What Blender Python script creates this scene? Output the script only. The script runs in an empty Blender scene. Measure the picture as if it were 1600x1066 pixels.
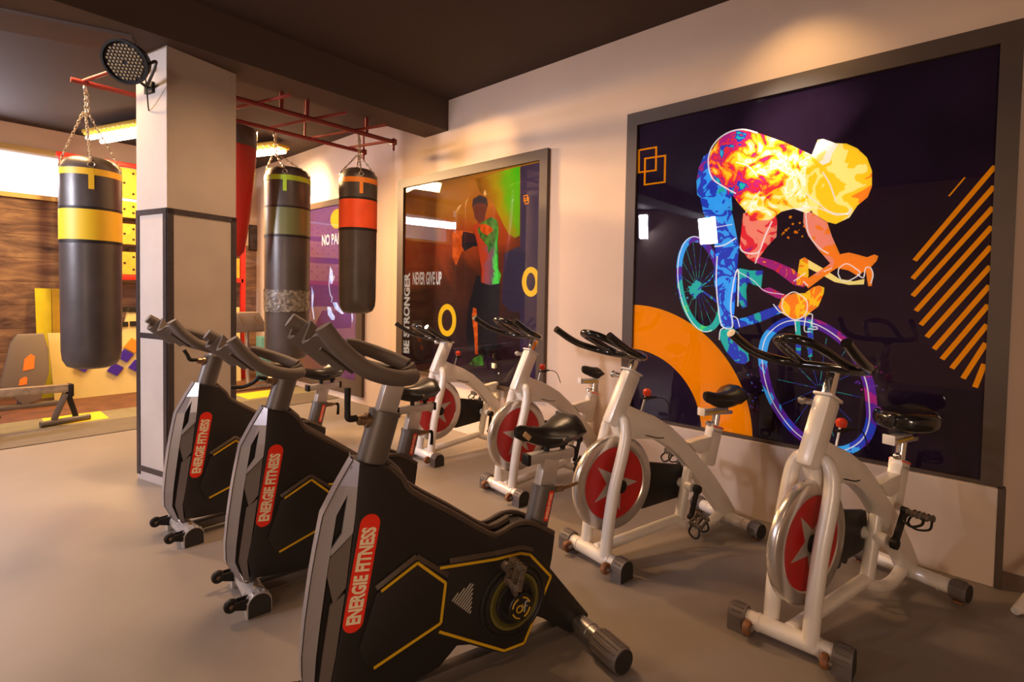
import bpy, bmesh, math, random
from mathutils import Vector, Matrix
random.seed(7)
S = bpy.context.scene
COL = S.collection

# ------------------------------------------------------------------ camera
F_PX, PX, PY, CAM_H = 800.0, 800.0, 484.0, 1.5
_a = Vector((-903, -41, F_PX)).normalized()
_b = Vector((710, -12, F_PX)); _b = (_b - _a * _b.dot(_a)).normalized()
_up = _b.cross(_a)
if _up.y > 0: _up = -_up
cam_d = bpy.data.cameras.new('camera'); cam = bpy.data.objects.new('camera', cam_d); COL.objects.link(cam)
cam_d.sensor_width = 36.0; cam_d.lens = F_PX / 1600 * 36; cam_d.shift_y = -(533 - PY) / 1600
cam_d.clip_start = 0.02; cam_d.clip_end = 100
X = Vector((_b.x, _a.x, _up.x)); Yd = Vector((_b.y, _a.y, _up.y)); Z = Vector((_b.z, _a.z, _up.z))
cam.matrix_world = Matrix(((X.x, -Yd.x, -Z.x, 0), (X.y, -Yd.y, -Z.y, 0), (X.z, -Yd.z, -Z.z, CAM_H), (0, 0, 0, 1)))
S.camera = cam

# ------------------------------------------------------------------ view and world
S.view_settings.view_transform = 'Standard'
S.view_settings.look = 'None'
S.view_settings.exposure = 0.24
S.view_settings.gamma = 1.0
S.view_settings.use_curve_mapping = False
wd = bpy.data.worlds.new('world'); S.world = wd; wd.use_nodes = True
wd.node_tree.nodes['Background'].inputs[0].default_value = (0.75, 0.85, 1.0, 1)
wd.node_tree.nodes['Background'].inputs[1].default_value = 1.0

# ------------------------------------------------------------------ lights
def area(name, loc, to, sx, sy, power, col):
    l = bpy.data.lights.new(name, 'AREA'); l.shape = 'RECTANGLE'; l.size = sx; l.size_y = sy
    l.energy = power; l.color = col
    o = bpy.data.objects.new(name, l); COL.objects.link(o); o.location = loc
    d = Vector(to) - Vector(loc); o.rotation_euler = d.to_track_quat('-Z', 'Y').to_euler()
    return o
def spot(name, loc, to, power, col, ang, blend=0.6, r=0.03):
    l = bpy.data.lights.new(name, 'SPOT'); l.energy = power; l.color = col
    l.spot_size = math.radians(ang); l.spot_blend = blend; l.shadow_soft_size = r
    o = bpy.data.objects.new(name, l); COL.objects.link(o); o.location = loc
    d = Vector(to) - Vector(loc); o.rotation_euler = d.to_track_quat('-Z', 'Y').to_euler()
    return o
def strip_light(name, a, b, w, power, col, spread=150):
    a = Vector(a); b = Vector(b); d = (b - a).normalized(); x = d.cross(Vector((0, 0, 1))).normalized(); z = x.cross(d)
    l = bpy.data.lights.new(name, 'AREA'); l.shape = 'RECTANGLE'; l.size = w; l.size_y = (b - a).length; l.energy = power; l.color = col; l.spread = math.radians(spread)
    o = bpy.data.objects.new(name, l); COL.objects.link(o); z = Vector((0, 0, 1)); x = d.cross(z).normalized(); z = x.cross(d)
    o.matrix_world = Matrix.Translation((a + b) / 2) @ Matrix((x, d, z)).transposed().to_4x4()
    return o
WARM = (1.0, 0.60, 0.27); TUBE = (1.0, 0.60, 0.32); DAY = (0.92, 0.88, 1.0)
strip_light('tube_or_fill_light_far', (1.42, 8.62, 3.38), (1.80, 7.45, 3.38), 0.25, 95, (1.0, 0.62, 0.20), 170)
strip_light('tube_or_fill_light_far', (-0.3, 8.2, 3.40), (0.1, 7.0, 3.40), 0.25, 32, WARM, 170)
area('tube_or_fill_light_far', (2.0, 6.9, 3.30), (3.2, 1.2, 0.20), 0.7, 0.16, 95, (1.0, 0.60, 0.26)).data.spread = math.radians(75)  # unseen lamp added behind the column to brighten wall and ledge
strip_light('tube_or_fill_light_far', (3.05, 7.70, 3.38), (3.25, 7.20, 3.38), 0.2, 60, WARM)
strip_light('tube_light_mid', (0.24, 6.0, 3.50), (0.60, 5.0, 3.50), 0.10, 60, WARM, 160)
strip_light('tube_light_mid', (1.9, 3.6, 3.50), (2.3, 2.5, 3.50), 0.10, 46, TUBE, 140)
strip_light('tube_light_near', (-0.20, 0.27, 3.40), (0.23, -0.19, 3.40), 0.07, 10, TUBE)
strip_light('tube_light_near', (-2.2, 2.8, 3.50), (-1.8, 1.6, 3.50), 0.12, 8, TUBE)
spot('picture_spot', (3.22, 0.86, 3.50), (3.75, 0.86, 2.55), 24, (1.0, 0.62, 0.26), 90, 1.0)
spot('picture_spot', (2.0, 1.6, 3.50), (3.75, 0.80, 2.45), 300, (1.0, 0.84, 0.66), 26, 1.0)
spot('picture_spot', (2.0, 2.3, 3.46), (3.75, 3.80, 2.84), 230, (1.0, 0.60, 0.22), 26, 1.0)
spot('picture_spot', (2.0, 5.75, 3.35), (3.75, 7.30, 2.95), 1100, (1.0, 0.66, 0.30), 26, 1.0)
area('daylight_side', (-4.1, 4.40, 3.0), (0.9, 4.9, 1.7), 0.40, 0.60, 62, DAY).data.spread = math.radians(80)
area('daylight_side', (-4.1, 5.98, 3.2), (0.6, 4.2, 1.2), 0.20, 0.60, 60, DAY)
area('fill_light_near', (-4.13, -2.3, 1.7), (3.6, 1.2, 0.5), 1.1, 1.6, 112, (1.0, 0.72, 0.50))  # added fill lamp without a known source, lifts the lower wall
area('daylight_back', (-0.1, 9.22, 3.08), (0.6, 5.0, 1.0), 1.4, 0.16, 50, DAY)

# ------------------------------------------------------------------ materials
def mat(name, col, rough=0.5, metal=0.0, coat=0.0, var=0.0, vscale=20, bump=0.0, bscale=120, emit=None, estr=1.0, spec=0.5, col2=None):
    m = bpy.data.materials.new(name); m.use_nodes = True; nt = m.node_tree; b = nt.nodes['Principled BSDF']
    b.inputs['Base Color'].default_value = (*col, 1); b.inputs['Roughness'].default_value = rough
    b.inputs['Metallic'].default_value = metal; b.inputs['Coat Weight'].default_value = coat
    b.inputs['Specular IOR Level'].default_value = spec
    if emit: b.inputs['Emission Color'].default_value = (*emit, 1); b.inputs['Emission Strength'].default_value = estr
    if var > 0 or bump > 0:
        tc = nt.nodes.new('ShaderNodeTexCoord')
    if var > 0:
        n = nt.nodes.new('ShaderNodeTexNoise'); n.inputs['Scale'].default_value = vscale; n.inputs['Detail'].default_value = 6
        r = nt.nodes.new('ShaderNodeValToRGB')
        c2 = col2 or tuple(c * (1 - var) for c in col)
        r.color_ramp.elements[0].position = 0.35; r.color_ramp.elements[1].position = 0.65
        r.color_ramp.elements[0].color = (*c2, 1)
        r.color_ramp.elements[1].color = (*(col if col2 else tuple(min(1, c * (1 + var * .5)) for c in col)), 1)
        nt.links.new(tc.outputs['Object'], n.inputs['Vector']); nt.links.new(n.outputs['Fac'], r.inputs['Fac'])
        nt.links.new(r.outputs['Color'], b.inputs['Base Color'])
    if bump > 0:
        n2 = nt.nodes.new('ShaderNodeTexNoise'); n2.inputs['Scale'].default_value = bscale; n2.inputs['Detail'].default_value = 4
        bp = nt.nodes.new('ShaderNodeBump'); bp.inputs['Strength'].default_value = bump; bp.inputs['Distance'].default_value = 0.004
        nt.links.new(tc.outputs['Object'], n2.inputs['Vector']); nt.links.new(n2.outputs['Fac'], bp.inputs['Height'])
        nt.links.new(bp.outputs['Normal'], b.inputs['Normal'])
    return m

M = {}
M['wall'] = mat('wall_plaster', (0.68, 0.52, 0.405), 0.7, var=0.06, vscale=1.5, bump=0.15, bscale=60)
M['floor'] = mat('epoxy_floor', (0.235, 0.195, 0.168), 0.48, var=0.10, vscale=1.2, bump=0.08, bscale=90, spec=0.4)
M['ceiling'] = mat('ceiling_paint', (0.050, 0.030, 0.022), 0.8, var=0.06, vscale=1.0)
M['beam'] = mat('beam_paint', (0.075, 0.047, 0.035), 0.75, var=0.06, vscale=1.0)
M['column'] = mat('column_plaster', (0.44, 0.37, 0.32), 0.7, var=0.07, vscale=3, bump=0.12)
M['steel_trim'] = mat('steel_angle_trim', (0.075, 0.060, 0.060), 0.32, metal=0.5, var=0.15, vscale=30)
M['frame'] = mat('poster_frame_laminate', (0.075, 0.047, 0.032), 0.5, var=0.08, vscale=6)
M['ledge'] = mat('ledge_paint', (0.64, 0.51, 0.42), 0.6, var=0.06, vscale=2)
M['dark_print'] = mat('print_midnight', (0.030, 0.014, 0.036), 0.6, spec=0.0, var=0.3, vscale=2)
M['white_paint'] = mat('bike_silver_paint', (0.80, 0.74, 0.67), 0.34, metal=0.10, coat=0.3, bump=0.08, bscale=300)
M['chrome'] = mat('chrome', (0.80, 0.79, 0.78), 0.16, metal=1.0)
M['steel'] = mat('brushed_steel', (0.50, 0.46, 0.43), 0.30, metal=0.9, var=0.2, vscale=25)
M['rim'] = mat('flywheel_rim_metal', (0.66, 0.61, 0.56), 0.25, metal=0.75, var=0.12, vscale=8)
M['wheel_red'] = mat('flywheel_red_paint', (0.50, 0.018, 0.014), 0.42, var=0.15, vscale=8)
M['star'] = mat('star_silver', (0.52, 0.47, 0.42), 0.35, metal=0.3)
M['black_plastic'] = mat('black_plastic', (0.014, 0.011, 0.010), 0.5, var=0.2, vscale=40, spec=0.3)
M['black_gloss'] = mat('black_gloss_vinyl', (0.012, 0.010, 0.010), 0.16, coat=0.4)
M['cap_rubber'] = mat('end_cap_rubber', (0.13, 0.105, 0.095), 0.5, bump=0.1)
M['cap_face'] = mat('end_cap_face', (0.02, 0.018, 0.016), 0.6)
M['rust'] = mat('rusty_wheel', (0.22, 0.085, 0.030), 0.6, var=0.4, vscale=60)
M['brass'] = mat('worn_brass', (0.34, 0.22, 0.13), 0.35, metal=0.8, var=0.3, vscale=60)
M['knob_red'] = mat('knob_red_plastic', (0.75, 0.055, 0.02), 0.35)
M['saddle'] = mat('saddle_vinyl', (0.022, 0.018, 0.016), 0.28, bump=0.15, bscale=200)
M['saddle_worn'] = mat('worn_saddle_foam', (0.55, 0.36, 0.18), 0.8)
M['shell'] = mat('matte_black_shell', (0.016, 0.013, 0.012), 0.45, bump=0.12, bscale=500)
M['bevel'] = mat('shell_edge_brown', (0.075, 0.050, 0.036), 0.5, bump=0.1, bscale=300)
M['shroud'] = mat('silver_shroud', (0.34, 0.31, 0.32), 0.30, metal=0.45, coat=0.2)
M['shroud_dark'] = mat('grey_shroud_inset', (0.135, 0.105, 0.092), 0.42, metal=0.2)
M['tube_grey'] = mat('charcoal_tube_paint', (0.14, 0.118, 0.105), 0.42, metal=0.3, bump=0.05, bscale=400)
M['foam'] = mat('grey_foam_grip', (0.135, 0.105, 0.090), 0.6, bump=0.25, bscale=350)
M['yellow_line'] = mat('yellow_trim_line', (0.72, 0.43, 0.01), 0.4)
M['decal_red'] = mat('decal_red', (0.95, 0.035, 0.012), 0.4)
M['decal_cream'] = mat('decal_cream', (1.0, 0.84, 0.58), 0.4)
M['pale_line'] = mat('pale_hatch_print', (0.42, 0.38, 0.32), 0.5)
M['alu'] = mat('satin_aluminium', (0.62, 0.58, 0.55), 0.32, metal=0.6)
M['pedal'] = mat('dusty_pedal_plastic', (0.12, 0.088, 0.062), 0.6, var=0.5, vscale=60, bump=0.3)
M['bag'] = mat('black_bag_vinyl', (0.062, 0.048, 0.044), 0.36, var=0.2, vscale=5, bump=0.25, bscale=18)
M['bag_yellow'] = mat('yellow_bag_band', (0.78, 0.50, 0.012), 0.5)
M['bag_orange'] = mat('orange_bag_band', (0.85, 0.09, 0.02), 0.4, var=0.1, vscale=6)
M['bag_orange_strap'] = mat('orange_strap', (0.85, 0.24, 0.02), 0.5)
M['bag_yellow_strap'] = mat('yellow_strap', (0.80, 0.48, 0.02), 0.5)
M['bag_green'] = mat('lime_strap', (0.36, 0.55, 0.02), 0.5)
M['bag_olive'] = mat('olive_bag_band', (0.13, 0.14, 0.055), 0.35, bump=0.3, bscale=14)
M['bag_red'] = mat('red_bag_vinyl', (0.42, 0.014, 0.008), 0.5, bump=0.1, bscale=20)
M['tape'] = mat('clear_wrap_tape', (0.26, 0.23, 0.19), 0.18, var=0.7, vscale=30, col2=(0.07, 0.06, 0.055), bump=0.8, bscale=60)
M['chain'] = mat('chain_steel', (0.45, 0.36, 0.26), 0.35, metal=0.8)
M['rack_red'] = mat('rack_red_paint', (0.22, 0.025, 0.022), 0.4, metal=0.1)
M['rig_red'] = mat('rig_red_paint', (0.55, 0.02, 0.012), 0.4)
M['ply'] = mat('yellow_plywood', (0.62, 0.36, 0.04), 0.55, var=0.12, vscale=10)
M['hole'] = mat('peg_hole', (0.02, 0.012, 0.008), 0.8)
M['rust_mat'] = mat('rust_brown_floor', (0.13, 0.042, 0.014), 0.6, var=0.35, vscale=5, bump=0.1)
M['mat_dark'] = mat('dark_rubber_mat', (0.12, 0.09, 0.06), 0.7, var=0.1, vscale=8, bump=0.2, bscale=200)
M['mat_grey'] = mat('grey_rubber_mat', (0.20, 0.165, 0.09), 0.7, var=0.1, vscale=8, bump=0.2, bscale=200)
M['mat_yellow'] = mat('yellow_mat_square', (0.78, 0.50, 0.01), 0.6)
M['cream'] = mat('cream_board', (0.72, 0.58, 0.24), 0.6, var=0.05, vscale=4)
M['board_y'] = mat('yellow_green_board', (0.66, 0.56, 0.015), 0.5, var=0.1, vscale=6)
M['board_o'] = mat('ochre_board', (0.55, 0.36, 0.02), 0.5, var=0.1, vscale=6)
M['diamond_blue'] = mat('blue_diamond', (0.045, 0.014, 0.34), 0.45)
M['diamond_orange'] = mat('orange_diamond', (0.80, 0.25, 0.02), 0.45)
M['window_day'] = mat('daylight_sky_panel', (0.8, 0.8, 0.8), 0.5, emit=(0.80, 0.88, 1.0), estr=0.9)
M['tube_emit'] = mat('tube_glow', (1, 1, 1), 0.5, emit=(1.0, 0.88, 0.62), estr=14.0)
M['lamp_yellow'] = mat('yellow_gilt_reflector', (0.70, 0.42, 0.05), 0.4, metal=0.3)
M['lens'] = mat('led_lens', (0.30, 0.21, 0.10), 0.45, var=0.1)
M['white_rag'] = mat('white_plastic', (0.80, 0.74, 0.68), 0.4)
M['teal'] = mat('teal_plastic', (0.10, 0.26, 0.25), 0.5)
M['spot_orange'] = mat('orange_plastic', (0.85, 0.20, 0.02), 0.45)
M['grey_pad'] = mat('grey_upholstery', (0.17, 0.13, 0.10), 0.5, bump=0.2)
M['art_orange'] = mat('print_orange', (0.80, 0.27, 0.000), 0.6, spec=0.0, emit=(0.9, 0.26, 0.0), estr=0.20)  # art colours carry added emission, treating the prints as backlit film
M['art_white'] = mat('print_white', (0.90, 0.88, 0.86), 0.4, emit=(0.90, 0.88, 0.86), estr=0.22)
M['art_text'] = mat('print_text_white', (0.85, 0.78, 0.66), 0.4, emit=(0.85, 0.78, 0.66), estr=0.22)
M['art_yellow'] = mat('print_yellow', (0.85, 0.50, 0.01), 0.4, emit=(0.85, 0.50, 0.01), estr=0.22)

def wood_wall():
    m = bpy.data.materials.new('rustic_plank_wallpaper'); m.use_nodes = True; nt = m.node_tree; b = nt.nodes['Principled BSDF']
    tc = nt.nodes.new('ShaderNodeTexCoord'); mp = nt.nodes.new('ShaderNodeMapping'); mp.inputs['Scale'].default_value = (0.9, 1, 4.5)
    n = nt.nodes.new('ShaderNodeTexNoise'); n.inputs['Scale'].default_value = 1.6; n.inputs['Detail'].default_value = 10; n.inputs['Roughness'].default_value = 0.68; n.inputs['Distortion'].default_value = 0.9
    r = nt.nodes.new('ShaderNodeValToRGB'); e = r.color_ramp.elements
    e[0].position = 0.30; e[0].color = (0.035, 0.016, 0.022, 1); e[1].position = 0.70; e[1].color = (0.42, 0.27, 0.15, 1)
    x = e.new(0.5); x.color = (0.20, 0.115, 0.085, 1)
    br = nt.nodes.new('ShaderNodeTexBrick'); br.inputs['Scale'].default_value = 1.0; br.inputs['Brick Width'].default_value = 9.0; br.inputs['Row Height'].default_value = 0.31
    br.inputs['Mortar Size'].default_value = 0.006; br.inputs['Color1'].default_value = (1, 1, 1, 1); br.inputs['Color2'].default_value = (0.80, 0.72, 0.76, 1); br.inputs['Mortar'].default_value = (0.25, 0.14, 0.16, 1)
    mp2 = nt.nodes.new('ShaderNodeMapping'); mp2.inputs['Rotation'].default_value = (math.radians(90), 0, 0)
    mx = nt.nodes.new('ShaderNodeMix'); mx.data_type = 'RGBA'; mx.blend_type = 'MULTIPLY'; mx.inputs[0].default_value = 0.7
    L = nt.links.new
    L(tc.outputs['Object'], mp.inputs['Vector']); L(mp.outputs['Vector'], n.inputs['Vector']); L(n.outputs['Fac'], r.inputs['Fac'])
    L(tc.outputs['Object'], mp2.inputs['Vector']); L(mp2.outputs['Vector'], br.inputs['Vector'])
    L(r.outputs['Color'], mx.inputs[6]); L(br.outputs['Color'], mx.inputs[7]); L(mx.outputs[2], b.inputs['Base Color'])
    b.inputs['Roughness'].default_value = 0.6
    return m
M['planks'] = wood_wall()

def glass():
    m = bpy.data.materials.new('picture_glass'); m.use_nodes = True; nt = m.node_tree; nt.nodes.clear()
    o = nt.nodes.new('ShaderNodeOutputMaterial'); t = nt.nodes.new('ShaderNodeBsdfTransparent'); g = nt.nodes.new('ShaderNodeBsdfGlossy')
    g.inputs['Roughness'].default_value = 0.012; g.inputs['Color'].default_value = (1, 1, 1, 1)
    f = nt.nodes.new('ShaderNodeFresnel'); f.inputs['IOR'].default_value = 1.6
    mx = nt.nodes.new('ShaderNodeMixShader')
    nt.links.new(f.outputs[0], mx.inputs[0]); nt.links.new(t.outputs[0], mx.inputs[1]); nt.links.new(g.outputs[0], mx.inputs[2]); nt.links.new(mx.outputs[0], o.inputs[0])
    return m
M['glass'] = glass()
M['clear'] = bpy.data.materials.new('clear_edge'); M['clear'].use_nodes = True; _nt = M['clear'].node_tree; _nt.nodes.clear(); _o = _nt.nodes.new('ShaderNodeOutputMaterial'); _t = _nt.nodes.new('ShaderNodeBsdfTransparent'); _nt.links.new(_t.outputs[0], _o.inputs[0])

def splat(name, cols, scale=6, grad=(0, 0, 0), amount=0.75, off=0.0, glow=0.30):
    """paint splashes: hard-edged noise patches whose hue drifts across the print"""
    m = bpy.data.materials.new(name); m.use_nodes = True; nt = m.node_tree; b = nt.nodes['Principled BSDF']; L = nt.links.new
    tc = nt.nodes.new('ShaderNodeTexCoord'); n = nt.nodes.new('ShaderNodeTexNoise'); n.inputs['Scale'].default_value = scale
    n.inputs['Detail'].default_value = 3; n.inputs['Distortion'].default_value = 1.6
    dp = nt.nodes.new('ShaderNodeVectorMath'); dp.operation = 'DOT_PRODUCT'; dp.inputs[1].default_value = grad
    ma = nt.nodes.new('ShaderNodeMath'); ma.operation = 'MULTIPLY_ADD'; ma.inputs[1].default_value = amount; ma.inputs[2].default_value = off
    ad = nt.nodes.new('ShaderNodeMath'); ad.operation = 'ADD'; ad.use_clamp = True
    r = nt.nodes.new('ShaderNodeValToRGB'); r.color_ramp.interpolation = 'CONSTANT'
    k = len(cols)
    for i, c in enumerate(cols):
        e = r.color_ramp.elements[i] if i < 2 else r.color_ramp.elements.new(0.999)
        e.position = i / k; e.color = (*c, 1)
    L(tc.outputs['Object'], n.inputs['Vector']); L(n.outputs['Fac'], ma.inputs[0]); L(tc.outputs['Object'], dp.inputs[0])
    L(ma.outputs[0], ad.inputs[0]); L(dp.outputs['Value'], ad.inputs[1]); L(ad.outputs[0], r.inputs['Fac']); L(r.outputs['Color'], b.inputs['Base Color'])
    b.inputs['Roughness'].default_value = 0.6; b.inputs['Specular IOR Level'].default_value = 0.0
    L(r.outputs['Color'], b.inputs['Emission Color']); b.inputs['Emission Strength'].default_value = glow  # emission added to brighten the print, as if it were backlit
    return m

# ------------------------------------------------------------------ mesh helpers
def fin(bm, name, m, parent=None, smooth=True, ang=35):
    bmesh.ops.recalc_face_normals(bm, faces=bm.faces)
    me = bpy.data.meshes.new(name); bm.to_mesh(me); bm.free()
    if isinstance(m, (list, tuple)):
        for q in m: me.materials.append(q)
    else: me.materials.append(m)
    if smooth:
        for p in me.polygons: p.use_smooth = True
        me.set_sharp_from_angle(angle=math.radians(ang))
    o = bpy.data.objects.new(name, me); COL.objects.link(o)
    if parent: o.parent = parent
    return o
def thing(name, label, cat, loc=(0, 0, 0), rz=0, group=None):
    o = bpy.data.objects.new(name, None); COL.objects.link(o); o.empty_display_size = 0.1
    o.location = loc; o.rotation_euler = (0, 0, rz); o['label'] = label; o['category'] = cat
    if group: o['group'] = group
    return o
def tag(o, label, cat, group=None):
    o['label'] = label; o['category'] = cat
    if group: o['group'] = group
    return o
def struct(o): o['kind'] = 'structure'; return o
def B(): return bmesh.new()
def box(bm, c, s, rot=None, bev=0.0, seg=2):
    r = bmesh.ops.create_cube(bm, size=1.0); vs = r['verts']
    mt = Matrix.Translation(c) @ (rot.to_4x4() if rot else Matrix.Identity(4)) @ Matrix.Diagonal((*s, 1))
    bmesh.ops.transform(bm, matrix=mt, verts=vs)
    if bev > 0:
        es = list({e for v in vs for e in v.link_edges})
        bmesh.ops.bevel(bm, geom=es, offset=bev, segments=seg, affect='EDGES', profile=0.5)
def bar(bm, a, b, w, h, bev=0.0, up=(0, 0, 1)):
    """rectangular bar from a to b; w across, h along 'up'"""
    a = Vector(a); b = Vector(b); d = b - a; z = d.normalized(); u = Vector(up)
    x = u.cross(z)
    if x.length < 1e-4: x = Vector((1, 0, 0)).cross(z)
    x.normalize(); y = z.cross(x)
    rot = Matrix((x, y, z)).transposed()
    box(bm, (a + b) / 2, (w, h, d.length), rot, bev)
def smooth_path(pts, n=6):
    pts = [Vector(p) for p in pts]
    if len(pts) < 3: return pts
    out = []
    for i in range(len(pts) - 1):
        p0 = pts[max(i - 1, 0)]; p1 = pts[i]; p2 = pts[i + 1]; p3 = pts[min(i + 2, len(pts) - 1)]
        for k in range(n):
            t = k / n
            out.append(0.5 * ((2 * p1) + (-p0 + p2) * t + (2 * p0 - 5 * p1 + 4 * p2 - p3) * t * t + (-p0 + 3 * p1 - 3 * p2 + p3) * t ** 3))
    out.append(pts[-1]); return out
def tube(bm, pts, r, seg=12, smooth=True, n=6, closed=False, caps=True, prof=None):
    """sweep; r number or list per input point; prof optional list of 2-D points"""
    P0 = [Vector(p) for p in pts]
    if closed: P0 = P0 + [P0[0]]
    P = smooth_path(P0, n) if smooth else P0
    if isinstance(r, (list, tuple)):
        R = []
        m = len(r) - 1
        for i in range(len(P)):
            t = i / (len(P) - 1) * m; k = min(int(t), m - 1); R.append(r[k] * (1 - (t - k)) + r[k + 1] * (t - k))
    else: R = [r] * len(P)
    if closed: P = P[:-1]; R = R[:-1]
    rings = []; N = len(P); prev = None
    for i in range(N):
        if closed: t = (P[(i + 1) % N] - P[i - 1]).normalized()
        else: t = (P[min(i + 1, N - 1)] - P[max(i - 1, 0)]).normalized()
        if prev is None:
            u = Vector((0, 0, 1)).cross(t)
            if u.length < 0.1: u = Vector((0, 1, 0)).cross(t)
        else: u = prev - t * prev.dot(t)
        u.normalize(); v = t.cross(u); prev = u
        if prof: ring = [bm.verts.new(P[i] + u * a * R[i] + v * b * R[i]) for a, b in prof]
        else: ring = [bm.verts.new(P[i] + (u * math.cos(2 * math.pi * k / seg) + v * math.sin(2 * math.pi * k / seg)) * R[i]) for k in range(seg)]
        rings.append(ring)
    m = len(rings[0])
    for i in range(N - (0 if closed else 1)):
        A, C = rings[i], rings[(i + 1) % N]
        for k in range(m): bm.faces.new((A[k], A[(k + 1) % m], C[(k + 1) % m], C[k]))
    if not closed and caps:
        bm.faces.new(rings[0][::-1]); bm.faces.new(rings[-1])
def lathe(bm, prof, c=(0, 0, 0), axis='Z', seg=32, rot=None):
    """prof list of (radius, height) revolved about axis"""
    rings = []; ax = {'Z': Matrix.Identity(3), 'Y': Matrix.Rotation(math.radians(-90), 3, 'X'), 'X': Matrix.Rotation(math.radians(90), 3, 'Y')}[axis]
    if rot: ax = rot
    c = Vector(c)
    for r, h in prof:
        if r < 1e-5: rings.append([bm.verts.new(c + ax @ Vector((0, 0, h)))])
        else: rings.append([bm.verts.new(c + ax @ Vector((r * math.cos(2 * math.pi * k / seg), r * math.sin(2 * math.pi * k / seg), h))) for k in range(seg)])
    for A, D in zip(rings, rings[1:]):
        for k in range(seg):
            a1, a2 = A[k % len(A)], A[(k + 1) % len(A)]; d1, d2 = D[k % len(D)], D[(k + 1) % len(D)]
            f = []
            for v in (a1, a2, d2, d1):
                if v not in f: f.append(v)
            if len(f) > 2: bm.faces.new(f)
    if len(rings[0]) > 1: bm.faces.new(rings[0][::-1])
    if len(rings[-1]) > 1: bm.faces.new(rings[-1])
def cyl(bm, a, b, r, seg=16, r2=None):
    tube(bm, [a, b], [r, r2 if r2 is not None else r], seg, smooth=False)
def prism(bm, poly, v0, v1, bev=0.0, fn=None):
    """poly in (u,z); extruded from v0 to v1; fn maps (u,v,z) to a point"""
    fn = fn or (lambda u, v, z: (u, -v, z))
    A = [bm.verts.new(fn(u, v0, z)) for u, z in poly]; C = [bm.verts.new(fn(u, v1, z)) for u, z in poly]
    n = len(poly); fs = [bm.faces.new(A[::-1]), bm.faces.new(C)]
    for i in range(n): fs.append(bm.faces.new((A[i], A[(i + 1) % n], C[(i + 1) % n], C[i])))
    bm.normal_update()
    if bev > 0:
        es = list(fs[0].edges) + list(fs[1].edges)
        bmesh.ops.bevel(bm, geom=es, offset=bev, segments=2, affect='EDGES', profile=0.5)
def rounded_cap(bm, c, ax_dir, half, r, flat_z=0.0, n=14):
    """D-shaped stabiliser end cap: round top, flat foot; c centre of its inner end, ax_dir horizontal unit vector"""
    c = Vector(c); d = Vector(ax_dir).normalized(); side = Vector((-d.y, d.x, 0))
    prof = [(r, flat_z - c.z)] + [(r * math.cos(math.pi * k / n), max(r * math.sin(math.pi * k / n), flat_z - c.z)) for k in range(0, n + 1)] + [(-r, flat_z - c.z)]
    rings = []
    for t in (0.0, 1.0):
        rings.append([bm.verts.new(c + d * half * t + side * a + Vector((0, 0, b))) for a, b in prof])
    m = len(prof)
    for k in range(m): bm.faces.new((rings[0][k], rings[0][(k + 1) % m], rings[1][(k + 1) % m], rings[1][k]))
    bm.faces.new(rings[0][::-1]); bm.faces.new(rings[1])
def text_bm(s, width, height, mtx, bold=0.02, extrude=0.0):
    cu = bpy.data.curves.new('t', 'FONT'); cu.body = s; cu.size = 1; cu.offset = bold; cu.resolution_u = 3; cu.extrude = 0
    o = bpy.data.objects.new('t', cu); COL.objects.link(o); bpy.context.view_layer.update()
    me = bpy.data.meshes.new_from_object(o.evaluated_get(bpy.context.evaluated_depsgraph_get()))
    bpy.data.objects.remove(o); bpy.data.curves.remove(cu)
    xs = [v.co.x for v in me.vertices]; ys = [v.co.y for v in me.vertices]
    x0, x1, y0, y1 = min(xs), max(xs), min(ys), max(ys)
    sc = Matrix.Diagonal((width / (x1 - x0), height / (y1 - y0), 1, 1)) @ Matrix.Translation((-(x0 + x1) / 2, -(y0 + y1) / 2, 0))
    me.transform(mtx @ sc); bm = B(); bm.from_mesh(me); bpy.data.meshes.remove(me)
    return bm
def basis(c, xdir, ydir):
    x = Vector(xdir).normalized(); y = Vector(ydir).normalized(); z = x.cross(y)
    return Matrix.Translation(c) @ Matrix((x, y, z)).transposed().to_4x4()

# photograph point -> point on a world plane
def ray(x, y):
    v = Vector((x - PX, y - PY, F_PX)); return Vector((_b.dot(v), _a.dot(v), _up.dot(v)))
C0 = Vector((0, 0, CAM_H))
def on_x(x, y, X): d = ray(x, y); return C0 + d * (X / d.x)
def on_y(x, y, Y): d = ray(x, y); return C0 + d * (Y / d.y)
def on_z(x, y, z=0.0): d = ray(x, y); return C0 + d * ((z - CAM_H) / d.z)

# ================================================================== SETTING
WX = 3.75; YB = 9.32; ZC = 3.60; XL = -4.2; YF = -3.5
bm = B(); box(bm, ((XL + 4.4) / 2, (YF + YB + .2) / 2, -0.05), (4.4 - XL, YB - YF + .2, 0.1)); struct(fin(bm, 'floor', M['floor'], smooth=False))
bm = B(); box(bm, ((XL + 4.4) / 2, (YF + YB + .2) / 2, ZC + 0.05), (4.4 - XL, YB - YF + .2, 0.1)); struct(fin(bm, 'ceiling', M['ceiling'], smooth=False))
bm = B(); box(bm, (WX + 0.1, (YB - 0.19) / 2 + .05, ZC / 2), (0.2, YB + 0.29, ZC)); struct(fin(bm, 'wall_right', M['wall'], smooth=False))
bm = B(); box(bm, (WX + 0.36, (YF - 0.1) / 2, ZC / 2), (0.32, -YF - 0.1, ZC)); struct(fin(bm, 'wall_right_near', M['wall'], smooth=False))
bm = B(); box(bm, ((XL + WX) / 2, YF - 0.1, ZC / 2), (WX - XL + 1, 0.2, ZC)); struct(fin(bm, 'wall_front', M['wall'], smooth=False))
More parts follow.
